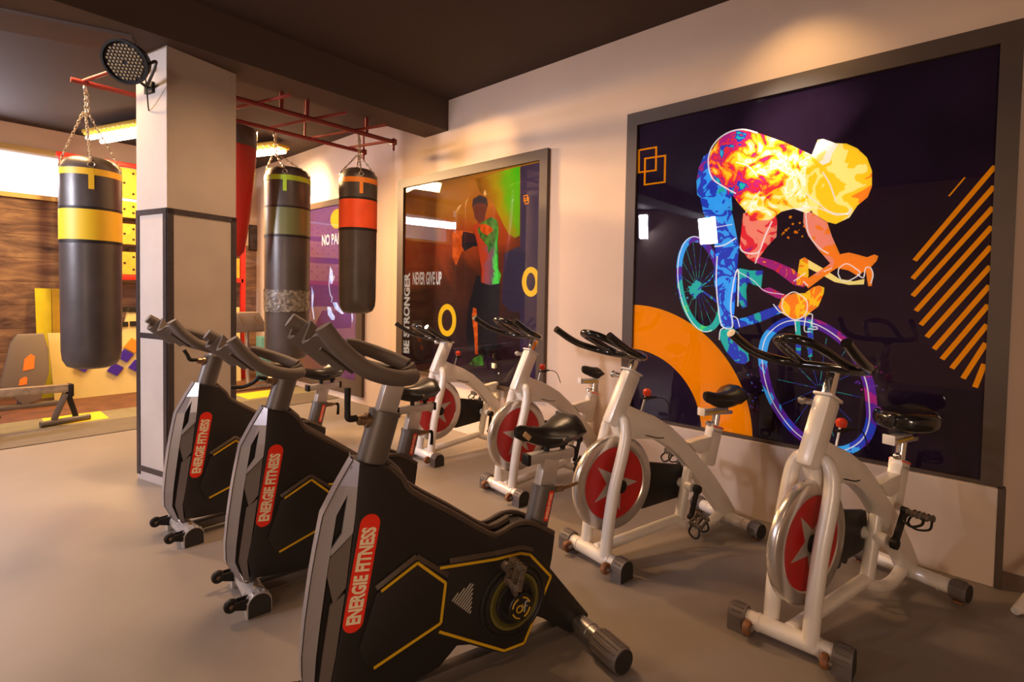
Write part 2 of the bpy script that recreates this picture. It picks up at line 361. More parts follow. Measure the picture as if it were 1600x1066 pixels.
# left wall with two window openings
bm = B()
def wallrect(bm, axis, pos, a0, a1, z0, z1, th=0.2):
    if axis == 'x': box(bm, (pos, (a0 + a1) / 2, (z0 + z1) / 2), (th, a1 - a0, z1 - z0))
    else: box(bm, ((a0 + a1) / 2, pos, (z0 + z1) / 2), (a1 - a0, th, z1 - z0))
for a0, a1, z0, z1 in [(YF, 4.2, 0, ZC), (4.2, 4.6, 0, 2.7), (4.2, 4.6, 3.3, ZC), (4.6, 5.88, 0, ZC), (5.88, 6.08, 0, 2.87), (5.88, 6.08, 3.53, ZC), (6.08, YB, 0, ZC)]: wallrect(bm, 'x', XL - 0.1, a0, a1, z0, z1)
struct(fin(bm, 'wall_left', M['wall'], smooth=False))
bm = B(); box(bm, (XL - 0.12, 4.40, 3.0), (0.02, 0.44, 0.64)); struct(fin(bm, 'window_1', M['window_day'], smooth=False))
bm = B(); box(bm, (XL - 0.12, 5.98, 3.2), (0.02, 0.24, 0.70)); struct(fin(bm, 'window_3', M['window_day'], smooth=False))
bm = B(); box(bm, (XL + 0.01, -2.3, 1.7), (0.02, 1.2, 1.7)); struct(fin(bm, 'fill_panel', M['window_day'], smooth=False))  # added glowing panel behind the near fill lamp, not a known window
# back wall: plaster top, window strip, plank wallpaper below
bm = B()
WZ0, WZ1, WXE, WXS = 2.70, 3.245, 2.75, -0.75
for a0, a1, z0, z1 in [(-0.88, WXE, WZ1, ZC), (XL, -1.54, WZ0, ZC), (-1.54, -0.88, WZ0, 2.95), (-1.54, -0.88, 3.50, ZC), (-0.88, WXS, WZ0, WZ1), (WXE, WX + .2, 2.25, ZC)]: wallrect(bm, 'y', YB + 0.1, a0, a1, z0, z1)
struct(fin(bm, 'wall_back', M['wall'], smooth=False))
bm = B()
for a0, a1, z0, z1 in [(XL, WXE, 0, WZ0), (WXE, WX + .2, 0, 2.25)]: wallrect(bm, 'y', YB + 0.1, a0, a1, z0, z1)
struct(fin(bm, 'wall_back_planks', M['planks'], smooth=False))
bm = B(); box(bm, ((WXS + WXE) / 2, YB + 0.12, (WZ0 + WZ1) / 2), (WXE - WXS, 0.02, WZ1 - WZ0)); struct(fin(bm, 'window_2', M['window_day'], smooth=False))
bm = B(); box(bm, (-1.21, YB + 0.12, 3.225), (0.68, 0.02, 0.57)); struct(fin(bm, 'window_4', M['window_day'], smooth=False))
bm = B()
box(bm, ((XL + WXE) / 2, YB - 0.01, WZ0 - 0.03), (WXE - XL, 0.06, 0.06)); box(bm, ((XL + WXE) / 2, YB - 0.01, WZ1 + 0.04), (WXE - XL, 0.05, 0.07))
struct(fin(bm, 'trim_1', mat('window_sill_paint', (0.60, 0.43, 0.16), 0.5), smooth=False))
# ceiling beams
bm = B(); box(bm, ((XL + WX) / 2, 4.50, (3.27 + ZC) / 2), (WX - XL, 0.40, ZC - 3.27)); struct(fin(bm, 'beam_cross', M['beam'], smooth=False))
dg = Vector((-0.25, 0.97, 0)).normalized()
bm = B(); bar(bm, Vector((1.0, 4.6, 3.43)), Vector((1.0, 4.6, 3.43)) + Vector((-3.9, 1.45, 0)), 0.34, 0.36); struct(fin(bm, 'beam_side', M['beam'], smooth=False))
# column with steel corner trims
P1 = Vector((1.146, 4.435, 0)); dl = Vector((-0.25, 0.968, 0)).normalized(); dr = Vector((0.968, 0.25, 0)).normalized()
LW, RW = 0.40, 0.545
def colpt(s, t, z): return P1 + dl * s + dr * t + Vector((0, 0, z))
bm = B()
vs = [bm.verts.new(colpt(s, t, z)) for z in (0, 3.36) for s, t in ((0, 0), (LW, 0), (LW, RW), (0, RW))]
for f in ((0, 1, 2, 3), (4, 5, 6, 7), (0, 1, 5, 4), (1, 2, 6, 5), (2, 3, 7, 6), (3, 0, 4, 7)): bm.faces.new([vs[i] for i in f])
struct(fin(bm, 'column', M['column'], smooth=False))
bm = B()
def strip(a, b, w, th, nrm):
    a = Vector(a); b = Vector(b); bar(bm, a + Vector(nrm) * th / 2, b + Vector(nrm) * th / 2, w, th, up=nrm)
nl = -dr; nr = -dl
e = 0.008
for s, t, n, ww in ((0.02, 0, nl, 0.04), (LW - 0.02, 0, nl, 0.04)): strip(colpt(s, t, 0.04), colpt(s, t, 2.09), ww, e, n)
for t in (0.022, RW - 0.022): strip(colpt(0, t, 0.04), colpt(0, t, 2.09), 0.044, e, nr)
for z in (2.07, 1.13, 0.09): strip(colpt(0.0, 0, z), colpt(LW, 0, z), 0.04, e, nl)
strip(colpt(0, 0, 2.07), colpt(0, RW, 2.07), 0.04, e, nr)
struct(fin(bm, 'trim_2', M['steel_trim'], smooth=False))
# ledge under the large poster
bm = B(); box(bm, ((3.68 + WX) / 2, 1.0, 0.262), (WX - 3.68, 2.32, 0.524), bev=0.004); struct(fin(bm, 'trim_3', M['ledge'], smooth=False))
bm = B(); box(bm, (3.715, -0.175, 0.262), (0.075, 0.03, 0.530)); struct(fin(bm, 'trim_4', M['frame'], smooth=False))
# floor coverings
def slab(name, x0, x1, y0, y1, z0, z1, m):
    bm = B(); box(bm, ((x0 + x1) / 2, (y0 + y1) / 2, (z0 + z1) / 2), (x1 - x0, y1 - y0, z1 - z0)); return fin(bm, name, m, smooth=False)
struct(slab('floor_rust_zone', XL, WX, 7.70, YB, 0.0, 0.006, M['rust_mat']))
tag(slab('floor_mat', XL + .05, WX - .01, 6.50, 7.14, 0, 0.008, M['mat_dark']), 'long dark grey rubber floor strip nearest to the bare floor', 'mat')
tag(slab('floor_mat', XL + .05, WX - .01, 7.142, 7.698, 0, 0.008, M['mat_grey']), 'long pale grey rubber floor strip beside the rust brown floor', 'mat')
for i, (xa, lab) in enumerate(((0.78, 'yellow floor square under the rowing machine foot'), (2.80, 'yellow floor square seen right of the pillar'))):
    tag(slab('floor_tile', xa, xa + 0.52, 7.22, 7.69, 0.008, 0.011, M['mat_yellow']), lab, 'mat')

# ================================================================== WALL POSTERS
def wallpoly(pts, depth, root, off=None):
    """flat printed shape on the poster plane; pts are photograph points"""
    bm = B(); vs = []
    for p in pts:
        q = on_x(p[0], p[1], 3.735); vs.append(bm.verts.new(Vector((depth, q.y, q.z)) - root.location))
    bm.faces.new(vs); bmesh.ops.triangulate(bm, faces=bm.faces); return bm
def yzpoly(pts, depth, root):
    bm = B(); vs = [bm.verts.new(Vector((depth, y, z)) - root.location) for y, z in pts]
    bm.faces.new(vs); bmesh.ops.triangulate(bm, faces=bm.faces); return bm
def ribbon(bm, pts, w, depth, root, px=True, closed=False, n=5, taper=False, smooth=True):
    Q = []
    for p in pts:
        if px: q = on_x(p[0], p[1], 3.735); Q.append(Vector((0, q.y, q.z)))
        else: Q.append(Vector((0, p[0], p[1])))
    if closed: Q.append(Q[0])
    Q = smooth_path(Q, n) if smooth else Q
    L = []; R = []; N = len(Q)
    for i, q in enumerate(Q):
        t = (Q[min(i + 1, N - 1)] - Q[max(i - 1, 0)])
        if closed and (i == 0 or i == N - 1): t = Q[1] - Q[-2]
        t.normalize(); nn = Vector((0, -t.z, t.y)); k = w / 2
        if taper: k *= 0.35 + 0.65 * math.sin(math.pi * i / (N - 1))
        o = Vector((depth, 0, 0)) - root.location
        L.append(bm.verts.new(q + nn * k + o)); R.append(bm.verts.new(q - nn * k + o))
    for i in range(N - 1): bm.faces.new((L[i], L[i + 1], R[i + 1], R[i]))
def ring_pts(c, r, a0, a1, n=40): return [(c[0] + r * math.cos(math.radians(a0 + (a1 - a0) * i / n)), c[1] + r * math.sin(math.radians(a0 + (a1 - a0) * i / n))) for i in range(n + 1)]
def clip(pts, y0, y1, z0, z1): return [(min(max(a, y0), y1), min(max(b, z0), z1)) for a, b in pts]
def poster_base(name, label, yo0, yo1, zo0, zo1, yi0, yi1, zi0, zi1, print_m, th=0.045):
    root = thing(name, label, 'poster', (WX, (yo0 + yo1) / 2, zo0))
    bm = B(); xf = WX - th
    for a0, a1, z0, z1 in ((yo0, yi0, zo0, zo1), (yi1, yo1, zo0, zo1), (yi0, yi1, zi1, zo1), (yi0, yi1, zo0, zi0)):
        if a1 - a0 < 0.001 or z1 - z0 < 0.001: continue
        box(bm, (Vector(((xf + WX) / 2, (a0 + a1) / 2, (z0 + z1) / 2)) - root.location), (WX - xf, a1 - a0, z1 - z0))
    fin(bm, 'frame', M['frame'], root, smooth=False)
    bm = B(); box(bm, Vector((WX - 0.008, (yi0 + yi1) / 2, (zi0 + zi1) / 2)) - root.location, (0.012, yi1 - yi0, zi1 - zi0))
    fin(bm, 'printed_panel', print_m, root, smooth=False)
    bm = B(); box(bm, Vector((WX - 0.022, (yi0 + yi1) / 2, (zi0 + zi1) / 2)) - root.location, (0.004, yi1 - yi0 - .002, zi1 - zi0 - .002))
    gp_ = fin(bm, 'glass_pane', [M['glass'], M['clear']], root, smooth=False)
    for p in gp_.data.polygons: p.material_index = 0 if p.normal.x < -0.5 else 1
    return root
def layer(i): return WX - 0.0145 - 0.0003 * i

# ---- large cyclist poster
big = poster_base('wall_poster', 'large framed poster of a paint splash cyclist on a midnight blue ground', -0.178, 2.083, 0.530, 2.955, -0.090, 1.995, 0.545, 2.853, M['dark_print'])
bm = yzpoly(clip(ring_pts((2.0, 0.5), 0.93, 180, 360, 60), 0, 1.994, 0.546, 2.85)[::-1] if False else
            [(min(a, 1.994), max(b, 0.546)) for a, b in ring_pts((2.0, 0.5), 0.93, 88, 183, 50)] + [(min(a, 1.994), max(b, 0.546)) for a, b in ring_pts((2.0, 0.5), 0.575, 183, 88, 40)], layer(1), big)
fin(bm, 'orange_arc', M['art_orange'], big, smooth=False)
bm = B()
k = lambda pts, s, ox, oy: [(ox + x / s, oy + y / s) for x, y in pts]
for sq in ([(312, 505), (455, 480), (452, 672), (310, 690)], [(362, 575), (530, 550), (525, 770), (358, 793)]):
    ribbon(bm, k(sq, 5.33, 940, 140), 0.020, layer(2), big, closed=True, smooth=False)
fin(bm, 'square_outline', M['art_orange'], big, smooth=False)
bm = B()
for x0, y0, x1, y1 in ((730, 600, 930, 365), (725, 645, 928, 415), (725, 688, 925, 467), (733, 725, 922, 515), (745, 760, 920, 564), (760, 790, 918, 614), (778, 820, 916, 662), (798, 845, 913, 710), (822, 868, 910, 759), (850, 893, 907, 805), (880, 915, 903, 857)):
    ribbon(bm, k([(x0, y0), (x1, y1)], 1.59, 970, 30), 0.024, layer(1), big, smooth=False)
ribbon(bm, k([(815, 440), (855, 393)], 1.59, 970, 30), 0.008, layer(1), big, smooth=False)
fin(bm, 'diagonal_stripe', M['art_orange'], big, smooth=False)
# cyclist pieces; photograph points come from an enlarged view (scale 2.664, corner 1000,160)
kk = lambda pts: k(pts, 2.664, 1000, 160)
WHT = (0.95, 0.90, 0.80); YEL = (0.90, 0.60, 0.02); LEM = (0.95, 0.78, 0.25); ORG = (0.90, 0.26, 0.02); RED = (0.75, 0.03, 0.05); MAG = (0.42, 0.02, 0.22)
BLU = (0.03, 0.06, 0.50); CYA = (0.05, 0.42, 0.85); TEA = (0.02, 0.48, 0.42); PUR = (0.12, 0.02, 0.32); PNK = (0.85, 0.30, 0.20); GRN = (0.10, 0.70, 0.20)
# object y grows to the picture's left; z grows upward from the frame foot
m_torso = splat('paint_torso', [BLU, CYA, TEA, BLU, RED, MAG, RED, ORG, YEL, LEM, WHT, LEM, WHT], 6.0, (0, -0.9, 0.0), 1.6, -0.07, 0.4)
m_head = splat('paint_head', [LEM, YEL, LEM, YEL, LEM, YEL, LEM, YEL, ORG, ORG], 3.2, (0, -1.2, 0), 0.9, -0.22, 0.4)
m_cap = splat('paint_cap', [WHT, WHT, LEM, WHT], 6, (0, 0, 0), 1.0, 0)
m_hip = splat('paint_hip', [PUR, BLU, MAG, BLU, CYA, TEA, RED, PUR], 7, (0, 0, 0), 1.0, 0)
m_leg = splat('paint_leg', [PUR, BLU, CYA, BLU, CYA, CYA, PUR, RED], 5.5, (0, 0, 0), 1.0, 0)
m_thigh = splat('paint_thigh', [BLU, CYA, MAG, RED, PNK, RED, ORG], 6, (0, -0.3, 0), 1.0, 0.1)
m_arm = splat('paint_arm', [LEM, YEL, LEM, PNK, ORG, ORG], 4, (0, -0.6, -0.25), 0.8, 0.45)
m_hand = splat('paint_hand', [RED, ORG, YEL, ORG, MAG, YEL], 8, (0, 0, 0), 1.0, 0)
m_bar = splat('paint_bike_bar', [MAG, RED, MAG, ORG, RED], 9, (0, 0, 0), 1.0, 0)
m_down = splat('paint_down_tube', [BLU, TEA, BLU, CYA, TEA], 7, (0, 0, 0), 1.0, 0)
m_teal = splat('paint_teal', [TEA, BLU, TEA, CYA], 8, (0, 0, 0), 1.0, 0)
m_wr = splat('paint_rear_wheel', [GRN, GRN, TEA, BLU, PUR, CYA, BLU, TEA], 4, (0, 0.3, 0.55), 0.7, -0.65)
m_wf = splat('paint_front_wheel', [CYA, CYA, BLU, PUR, CYA, BLU, PUR, MAG, MAG], 3.5, (0, -0.55, 0.35), 0.7, -0.02)
def art(nm, pts, m, lay, conv=kk):
    fin(wallpoly(conv(pts), layer(lay), big), nm, m, big, smooth=False)
bm = B(); rwl = lambda q=1.0: kk([(252 + q * (92 * math.cos(t * math.pi / 12) + 25 * math.sin(t * math.pi / 12)), 757 + q * 200 * math.sin(t * math.pi / 12)) for t in range(24)])
ribbon(bm, rwl(0.94), 0.045, layer(2), big, closed=True); fin(bm, 'rear_wheel', m_wr, big, smooth=False)
fw = [(1191, 551), (1198, 527), (1218, 508), (1242, 501), (1277, 507), (1311, 527), (1335, 553), (1355, 592), (1361, 627), (1361, 661), (1347, 690), (1311, 705), (1264, 689), (1235, 666), (1208, 627), (1195, 588)]
bm = B(); ribbon(bm, fw, 0.058, layer(2), big, closed=True); fin(bm, 'front_wheel', m_wf, big, smooth=False)
bm = B()
for a in range(0, 360, 24):
    c_, s_ = math.cos(math.radians(a)), math.sin(math.radians(a)); ribbon(bm, kk([(240 + 8 * c_, 770 + 14 * s_), (252 + 84 * c_ + 23 * s_, 757 + 182 * s_)]), 0.0025, layer(2), big, smooth=False)
ribbon(bm, kk([(220, 760), (330, 840), (335, 880)]), 0.012, layer(2), big); ribbon(bm, kk([(210, 790), (290, 740), (320, 680)]), 0.010, layer(2), big)
fin(bm, 'rear_spokes', m_teal, big, smooth=False); bm = B()
for a in range(10, 370, 30):
    ribbon(bm, [(1280 + 5 * math.cos(math.radians(a)), 607 + 5 * math.sin(math.radians(a))), (1280 + 66 * math.cos(math.radians(a)), 607 + 80 * math.sin(math.radians(a)))], 0.0025, layer(2), big, smooth=False)
fin(bm, 'front_spokes', m_teal, big, smooth=False)
art('rear_hub', [(215, 760), (235, 738), (255, 752), (255, 790), (235, 812), (210, 800), (203, 785)], m_teal, 3)
art('hip', [(300, 200), (265, 225), (245, 270), (235, 330), (238, 385), (255, 400), (262, 460), (300, 470), (385, 450), (380, 380), (320, 330), (288, 260)], m_hip, 3)
art('rear_leg', [(250, 400), (340, 375), (365, 400), (388, 480), (412, 600), (402, 690), (392, 780), (385, 880), (388, 935), (350, 942), (335, 930), (322, 830), (308, 740), (325, 640), (310, 560), (268, 470)], m_leg, 4)
art('front_thigh', [(430, 462), (560, 445), (572, 500), (568, 560), (530, 600), (500, 630), (480, 668), (450, 650), (428, 620), (415, 600), (430, 540)], m_thigh, 5)
art('front_shin', [(412, 690), (460, 700), (512, 700), (505, 770), (475, 760), (440, 745), (432, 800), (446, 850), (425, 858), (402, 800)], m_teal, 4)
art('rear_shoe', [(332, 950), (385, 938), (410, 960), (425, 1010), (450, 1040), (455, 1075), (435, 1090), (400, 1085), (360, 1040), (335, 990)], m_teal, 4)
art('top_tube', [(490, 640), (560, 660), (640, 695), (690, 745), (680, 770), (640, 760), (560, 700), (485, 668)], m_bar, 4)
art('down_tube', [(388, 905), (440, 895), (500, 872), (580, 843), (598, 872), (500, 915), (430, 935), (395, 945)], m_down, 4)
art('seat_stay', [(500, 780), (540, 770), (600, 800), (640, 800), (630, 830), (570, 815)], m_bar, 4)
art('front_fork', [(645, 905), (665, 905), (672, 1000), (668, 1060), (650, 1060)], m_teal, 3)
art('front_fork', [(695, 905), (720, 905), (722, 1000), (716, 1060), (700, 1060)], m_teal, 3)
art('stem', [(665, 655), (685, 645), (700, 655), (702, 720), (690, 765), (650, 760), (655, 720)], m_hand, 5)
art('near_hand', [(575, 850), (590, 815), (640, 795), (685, 795), (720, 770), (745, 762), (768, 772), (765, 795), (745, 815), (742, 850), (715, 870), (690, 895), (640, 902), (600, 885)], m_hand, 6)
art('drop_bar', [(700, 655), (760, 690), (830, 735), (890, 745), (935, 735), (932, 758), (870, 760), (810, 748), (750, 715), (700, 690)], splat('paint_drop_bar', [YEL, LEM, YEL, ORG], 6), 5)
art('forearm', [(680, 745), (780, 680), (835, 632), (870, 625), (910, 635), (945, 645), (975, 633), (992, 640), (985, 660), (962, 685), (970, 720), (965, 765), (950, 765), (945, 735), (940, 700), (905, 722), (868, 700), (820, 690), (770, 722), (700, 775)], m_arm, 7)
art('upper_arm', [(682, 440), (780, 500), (800, 560), (832, 632), (815, 662), (790, 668), (740, 610), (700, 555), (680, 500)], m_arm, 8)
art('torso', [(288, 250), (295, 205), (330, 155), (372, 124), (430, 115), (500, 130), (600, 165), (718, 220), (780, 270), (770, 420), (695, 462), (640, 443), (590, 455), (540, 490), (500, 492), (455, 470), (410, 420), (380, 380), (345, 350), (300, 325)], m_torso, 9)
art('helmet', [(712, 222), (735, 195), (800, 170), (860, 172), (905, 192), (945, 230), (966, 285), (966, 350), (948, 395), (905, 430), (872, 480), (815, 507), (780, 498), (720, 462), (690, 400), (690, 290)], m_head, 10)
art('cap_patch', [(714, 222), (730, 205), (740, 156), (762, 152), (800, 165), (825, 175), (800, 215), (790, 250), (760, 262)], m_cap, 11)
bm = B()
for pts, w in (([(490, 128), (430, 113), (370, 125), (320, 160), (290, 210), (286, 270), (305, 320), (350, 352), (400, 380)], 0.010),
               ([(400, 250), (450, 265), (490, 310)], 0.008), ([(440, 460), (470, 405), (500, 370)], 0.006),
               ([(310, 600), (350, 595), (400, 565)], 0.010), ([(320, 520), (385, 508)], 0.006),
               ([(415, 600), (430, 622), (470, 630), (498, 618), (520, 560), (550, 495)], 0.010), ([(498, 622), (480, 672)], 0.008),
               ([(322, 640), (318, 740), (326, 850), (342, 930), (385, 935), (378, 850), (392, 740), (410, 700), (408, 850)], 0.010),
               ([(385, 890), (405, 900), (415, 935)], 0.008), ([(330, 990), (335, 950), (350, 940)], 0.008),
               ([(400, 700), (470, 740), (520, 785), (600, 800)], 0.005),
               ([(760, 290), (790, 340), (815, 410)], 0.009), ([(690, 380), (740, 420), (800, 460), (870, 465)], 0.008), ([(660, 440), (740, 440), (820, 470), (880, 455)], 0.006),
               ([(690, 460), (700, 540), (740, 600), (785, 630)], 0.008),
               ([(825, 715), (830, 690), (860, 672), (895, 690), (915, 715), (850, 748), (825, 715)], 0.007), ([(905, 715), (930, 730), (940, 690), (960, 690), (970, 720), (960, 755)], 0.007), ([(765, 705), (800, 690)], 0.006),
               ([(590, 850), (600, 815), (635, 790), (665, 800), (695, 830), (690, 880), (650, 905), (610, 885), (590, 850)], 0.007), ([(640, 745), (690, 710)], 0.008), ([(680, 745), (700, 765)], 0.008),
               ([(555, 840), (580, 870), (600, 878)], 0.008),
               ([(645, 905), (650, 955)], 0.007), ([(690, 890), (685, 950), (712, 955)], 0.007), ([(700, 882), (718, 885), (715, 930), (735, 935), (735, 945), (700, 942)], 0.007), ([(860, 470), (880, 440), (868, 480)], 0.005)):
    ribbon(bm, kk(pts), w, layer(12), big, taper=False)
ribbon(bm, [(x * .985 + 1280 * .015 - 2, y) for x, y in fw], 0.007, layer(12), big, closed=True)
ribbon(bm, [rwl(0.99)[i % 24] for i in range(5, 20)], 0.007, layer(12), big)
fin(bm, 'white_outline', M['art_white'], big, smooth=False)
rs = random.Random(3)
for cx, cy, sx, sy, cnt, mm in ((650, 520, 60, 45, 16, M['art_orange']), (190, 790, 45, 30, 10, m_teal), (1085, 1120, 60, 60, 0, m_teal)):
    if not cnt: continue
    bm = B()
    for i in range(cnt):
        x = cx + rs.uniform(-sx, sx); y = cy + rs.uniform(-sy, sy); r = rs.uniform(1.5, 5); 
        c = on_x(1000 + x / 2.664, 160 + y / 2.664, 3.735)
        vs = [bm.verts.new(Vector((layer(3), c.y + r * .0022 * math.cos(a), c.z + r * .0022 * math.sin(a))) - big.location) for a in [j * math.pi / 4 for j in range(8)]]; bm.faces.new(vs)
    fin(bm, 'paint_drops', mm, big, smooth=False)
bm = B()
for i in range(34):
    x = rs.uniform(1168, 1192) if i % 2 else rs.uniform(1330, 1385); y = rs.uniform(570, 650) if i % 2 else rs.uniform(560, 690); r = rs.uniform(1, 3.2); c = on_x(x, y, 3.735)
    vs = [bm.verts.new(Vector((layer(3), c.y + r * .0022 * math.cos(a), c.z + r * .0022 * math.sin(a))) - big.location) for a in [j * math.pi / 4 for j in range(8)]]; bm.faces.new(vs)
fin(bm, 'paint_drops', m_wf, big, smooth=False)

# ---- smaller boxer poster
def grad_print(name, cols, scale, grad, off, interp='EASE', amount=0.35, glow=0.10):
    m = splat(name, cols, scale, grad, amount, off, glow); m.node_tree.nodes['Color Ramp'].color_ramp.interpolation = interp; return m
m_sbg = grad_print('print_boxer_ground', [(0.03, 0.012, 0.02), (0.055, 0.025, 0.02), (0.10, 0.03, 0.015), (0.42, 0.07, 0.015), (0.50, 0.20, 0.02), (0.30, 0.12, 0.02)], 1.2, (0, 0.05, 0.36), -0.22)
sm = poster_base('wall_poster', 'framed poster of a boxer in a green lit vest reading BE STRONGER', 2.885, 5.150, 0.545, 2.832, 2.975, 5.037, 0.585, 2.735, m_sbg)
ks = lambda pts: k(pts, 2.667, 600, 220)
def sart(nm, pts, m, lay): fin(wallpoly(ks(pts), layer(lay), sm), nm, m, sm, smooth=False)
m_gr = grad_print('print_green_beam', [(0.10, 0.04, 0.01), (0.40, 0.16, 0.01), (0.42, 0.30, 0.01), (0.16, 0.42, 0.01), (0.08, 0.48, 0.01)], 2.5, (0, -1.2, 0.45), -1.25)
sart('green_light_beam', [(380, 160), (440, 140), (566, 107), (566, 395), (545, 405), (520, 390), (495, 345), (470, 290), (440, 240), (400, 215)], m_gr, 1)
m_pu = mat('print_purple', (0.045, 0.014, 0.055), 0.4, var=0.2, vscale=3)
sart('purple_panel', [(568, 108), (656, 88), (652, 800), (650, 1000), (566, 985)], m_pu, 1)
m_skin = grad_print('print_red_lit_skin', [(0.10, 0.02, 0.01), (0.55, 0.08, 0.01), (0.80, 0.16, 0.02)], 7, (0, 0, 0), 0.0, amount=1.0)
m_dk = mat('print_dark_cloth', (0.012, 0.008, 0.010), 0.4)
m_vest = grad_print('print_vest', [(0.10, 0.55, 0.04), (0.12, 0.75, 0.10), (0.20, 0.10, 0.12), (0.40, 0.10, 0.10), (0.55, 0.07, 0.02)], 7, (0, 3.2, 0.3), 1.10, amount=0.6)
m_lime = mat('print_lime_skin', (0.10, 0.45, 0.02), 0.4, var=0.4, vscale=11, col2=(0.02, 0.07, 0.01))
sart('punching_bag_print', [(500, 470), (560, 440), (600, 470), (600, 690), (570, 715), (520, 710), (490, 670)], mat('print_bag', (0.03, 0.012, 0.045), .4), 2)
sart('trousers', [(385, 560), (485, 590), (480, 700), (470, 870), (430, 900), (400, 900), (375, 880), (350, 860), (340, 800), (352, 690), (370, 620)], m_dk, 3)
sart('trouser_stripe', [(372, 695), (385, 700), (390, 760), (392, 890), (380, 890), (375, 800), (366, 730)], m_skin, 4)
sart('shoe', [(375, 905), (400, 893), (412, 900), (415, 935), (380, 940), (355, 930)], m_lime, 4)
sart('raised_arm', [(325, 400), (330, 378), (370, 385), (385, 400), (400, 440), (372, 440), (335, 462), (325, 440)], m_dk, 4)
sart('forearm', [(285, 385), (300, 372), (370, 380), (380, 430), (350, 455), (325, 460), (300, 520), (285, 480)], m_skin, 3)
sart('torso', [(372, 355), (430, 318), (470, 330), (477, 370), (470, 440), (470, 480), (475, 530), (488, 560), (480, 595), (440, 602), (405, 590), (408, 540), (400, 490), (388, 420)], m_vest, 5)
sart('shoulder', [(425, 330), (445, 318), (470, 330), (478, 365), (470, 400), (458, 440), (436, 470), (432, 440), (400, 400), (390, 370), (400, 345)], m_lime, 6)
sart('glove', [(395, 350), (420, 345), (448, 360), (455, 375), (430, 395), (405, 380)], m_skin, 7)
sart('head', [(368, 270), (378, 240), (405, 228), (428, 240), (432, 270), (424, 300), (418, 335), (395, 345), (378, 320)], mat('print_face', (0.22, 0.05, 0.02), .4), 6)
sart('knit_cap', [(366, 275), (372, 242), (400, 226), (428, 238), (434, 272), (415, 262), (390, 262)], mat('print_cap', (0.06, 0.035, 0.03), .5), 7)
bm = B()
for cx, cy, a, b2 in ((263, 748, 30, 56), (612, 588, 28, 50)):
    ribbon(bm, ks([(cx + a * math.cos(t * math.pi / 12), cy + b2 * math.sin(t * math.pi / 12)) for t in range(24)]), 0.062 if cx < 300 else 0.055, layer(3), sm, closed=True)
fin(bm, 'yellow_rings', M['art_yellow'], sm, smooth=False)
bm = B()
for sq in ([(583, 230), (598, 226), (598, 248), (583, 252)], [(588, 240), (602, 236), (602, 260), (588, 264)]): ribbon(bm, ks(sq), 0.012, layer(3), sm, closed=True, smooth=False)
fin(bm, 'square_outline', M['art_orange'], sm, smooth=False)
def wall_text(s, p0, p1, hgt, root, m, vertical=False, bold=0.03, lay=5):
    a = on_x(*p0, 3.735); b = on_x(*p1, 3.735); c = (a + b) / 2; c.x = layer(lay)
    xd = (0, 0, 1) if vertical else (0, -1, 0); yd = (0, 1, 0) if vertical else (0, 0, 1)
    w = abs(b.z - a.z) if vertical else abs(a.y - b.y)
    bm = text_bm(s, w, hgt, basis(c - root.location, xd, yd), bold); fin(bm, 'lettering', m, root, smooth=False)
# vertical text reads upward: letters lie on their side
a = on_x(635, 551, 3.735); b = on_x(635, 427, 3.735)
wall_text('BE STRONGER', (634.5, 552), (636, 426), 0.125, sm, M['art_text'], vertical=True, bold=0.045)
wall_text('NEVER GIVE UP', (645, 435), (690, 435), 0.150, sm, M['art_text'], bold=0.03)

# ---- third poster far along the wall
m_tbg = grad_print('print_far_ground', [(0.20, 0.05, 0.03), (0.16, 0.035, 0.05), (0.20, 0.06, 0.14), (0.22, 0.08, 0.26)], 1.5, (0, -0.22, 0.22), 0.0)
fp = poster_base('wall_poster', 'far framed purple poster reading NO PAIN NO GAIN behind the hanging bags', 5.90, 8.30, 0.10, 2.775, 6.05, 8.20, 0.30, 2.690, m_tbg)
wall_text('NO PAIN', (503, 374), (536, 374), 0.155, fp, M['art_text'], bold=0.035)
wall_text('NO GAIN', (538, 374), (556, 374), 0.155, fp, M['art_text'], bold=0.035)
bm = B(); c = on_x(526, 342, 3.735); vs = [bm.verts.new(Vector((layer(2), c.y + .17 * math.cos(j * math.pi / 12), c.z + .135 * math.sin(j * math.pi / 12))) - fp.location) for j in range(24)]; bm.faces.new(vs)
fin(bm, 'yellow_disc', M['art_yellow'], fp, smooth=False)
kf = lambda pts: k(pts, 5.33, 440, 300)
m_ice = grad_print('print_ice_blue', [(0.10, 0.25, 0.75), (0.45, 0.60, 0.90), (0.80, 0.85, 0.95)], 9, (0, 0, 0), 0.0, amount=1.0)
for pts in ([(405, 620), (425, 660), (430, 700), (425, 760), (410, 770), (395, 720)], [(380, 955), (410, 960), (425, 1010), (445, 1040), (440, 1066), (415, 1066), (385, 1020)], [(425, 920), (460, 920), (480, 960), (520, 1015), (500, 1018), (445, 975)], [(580, 1005), (592, 1010), (594, 1060), (586, 1090)], [(250, 780), (268, 850), (262, 960), (275, 1060), (268, 1065), (250, 950)]):
    fin(wallpoly(kf(pts), layer(3), fp), 'lightning_figure', m_ice, fp, smooth=False)
bm = B(); ribbon(bm, kf([(440, 700), (425, 740), (410, 700), (395, 760), (405, 850), (420, 880), (415, 920)]), 0.02, layer(2), fp); fin(bm, 'figure_edge', m_ice, fp, smooth=False)

# ================================================================== SPIN BIKES
def V(u, v, z): return (u, -v, z)
def TV(l): return [V(*p) for p in l]
def yaw_part(o, deg):
    o.rotation_euler = (0, 0, math.radians(deg))

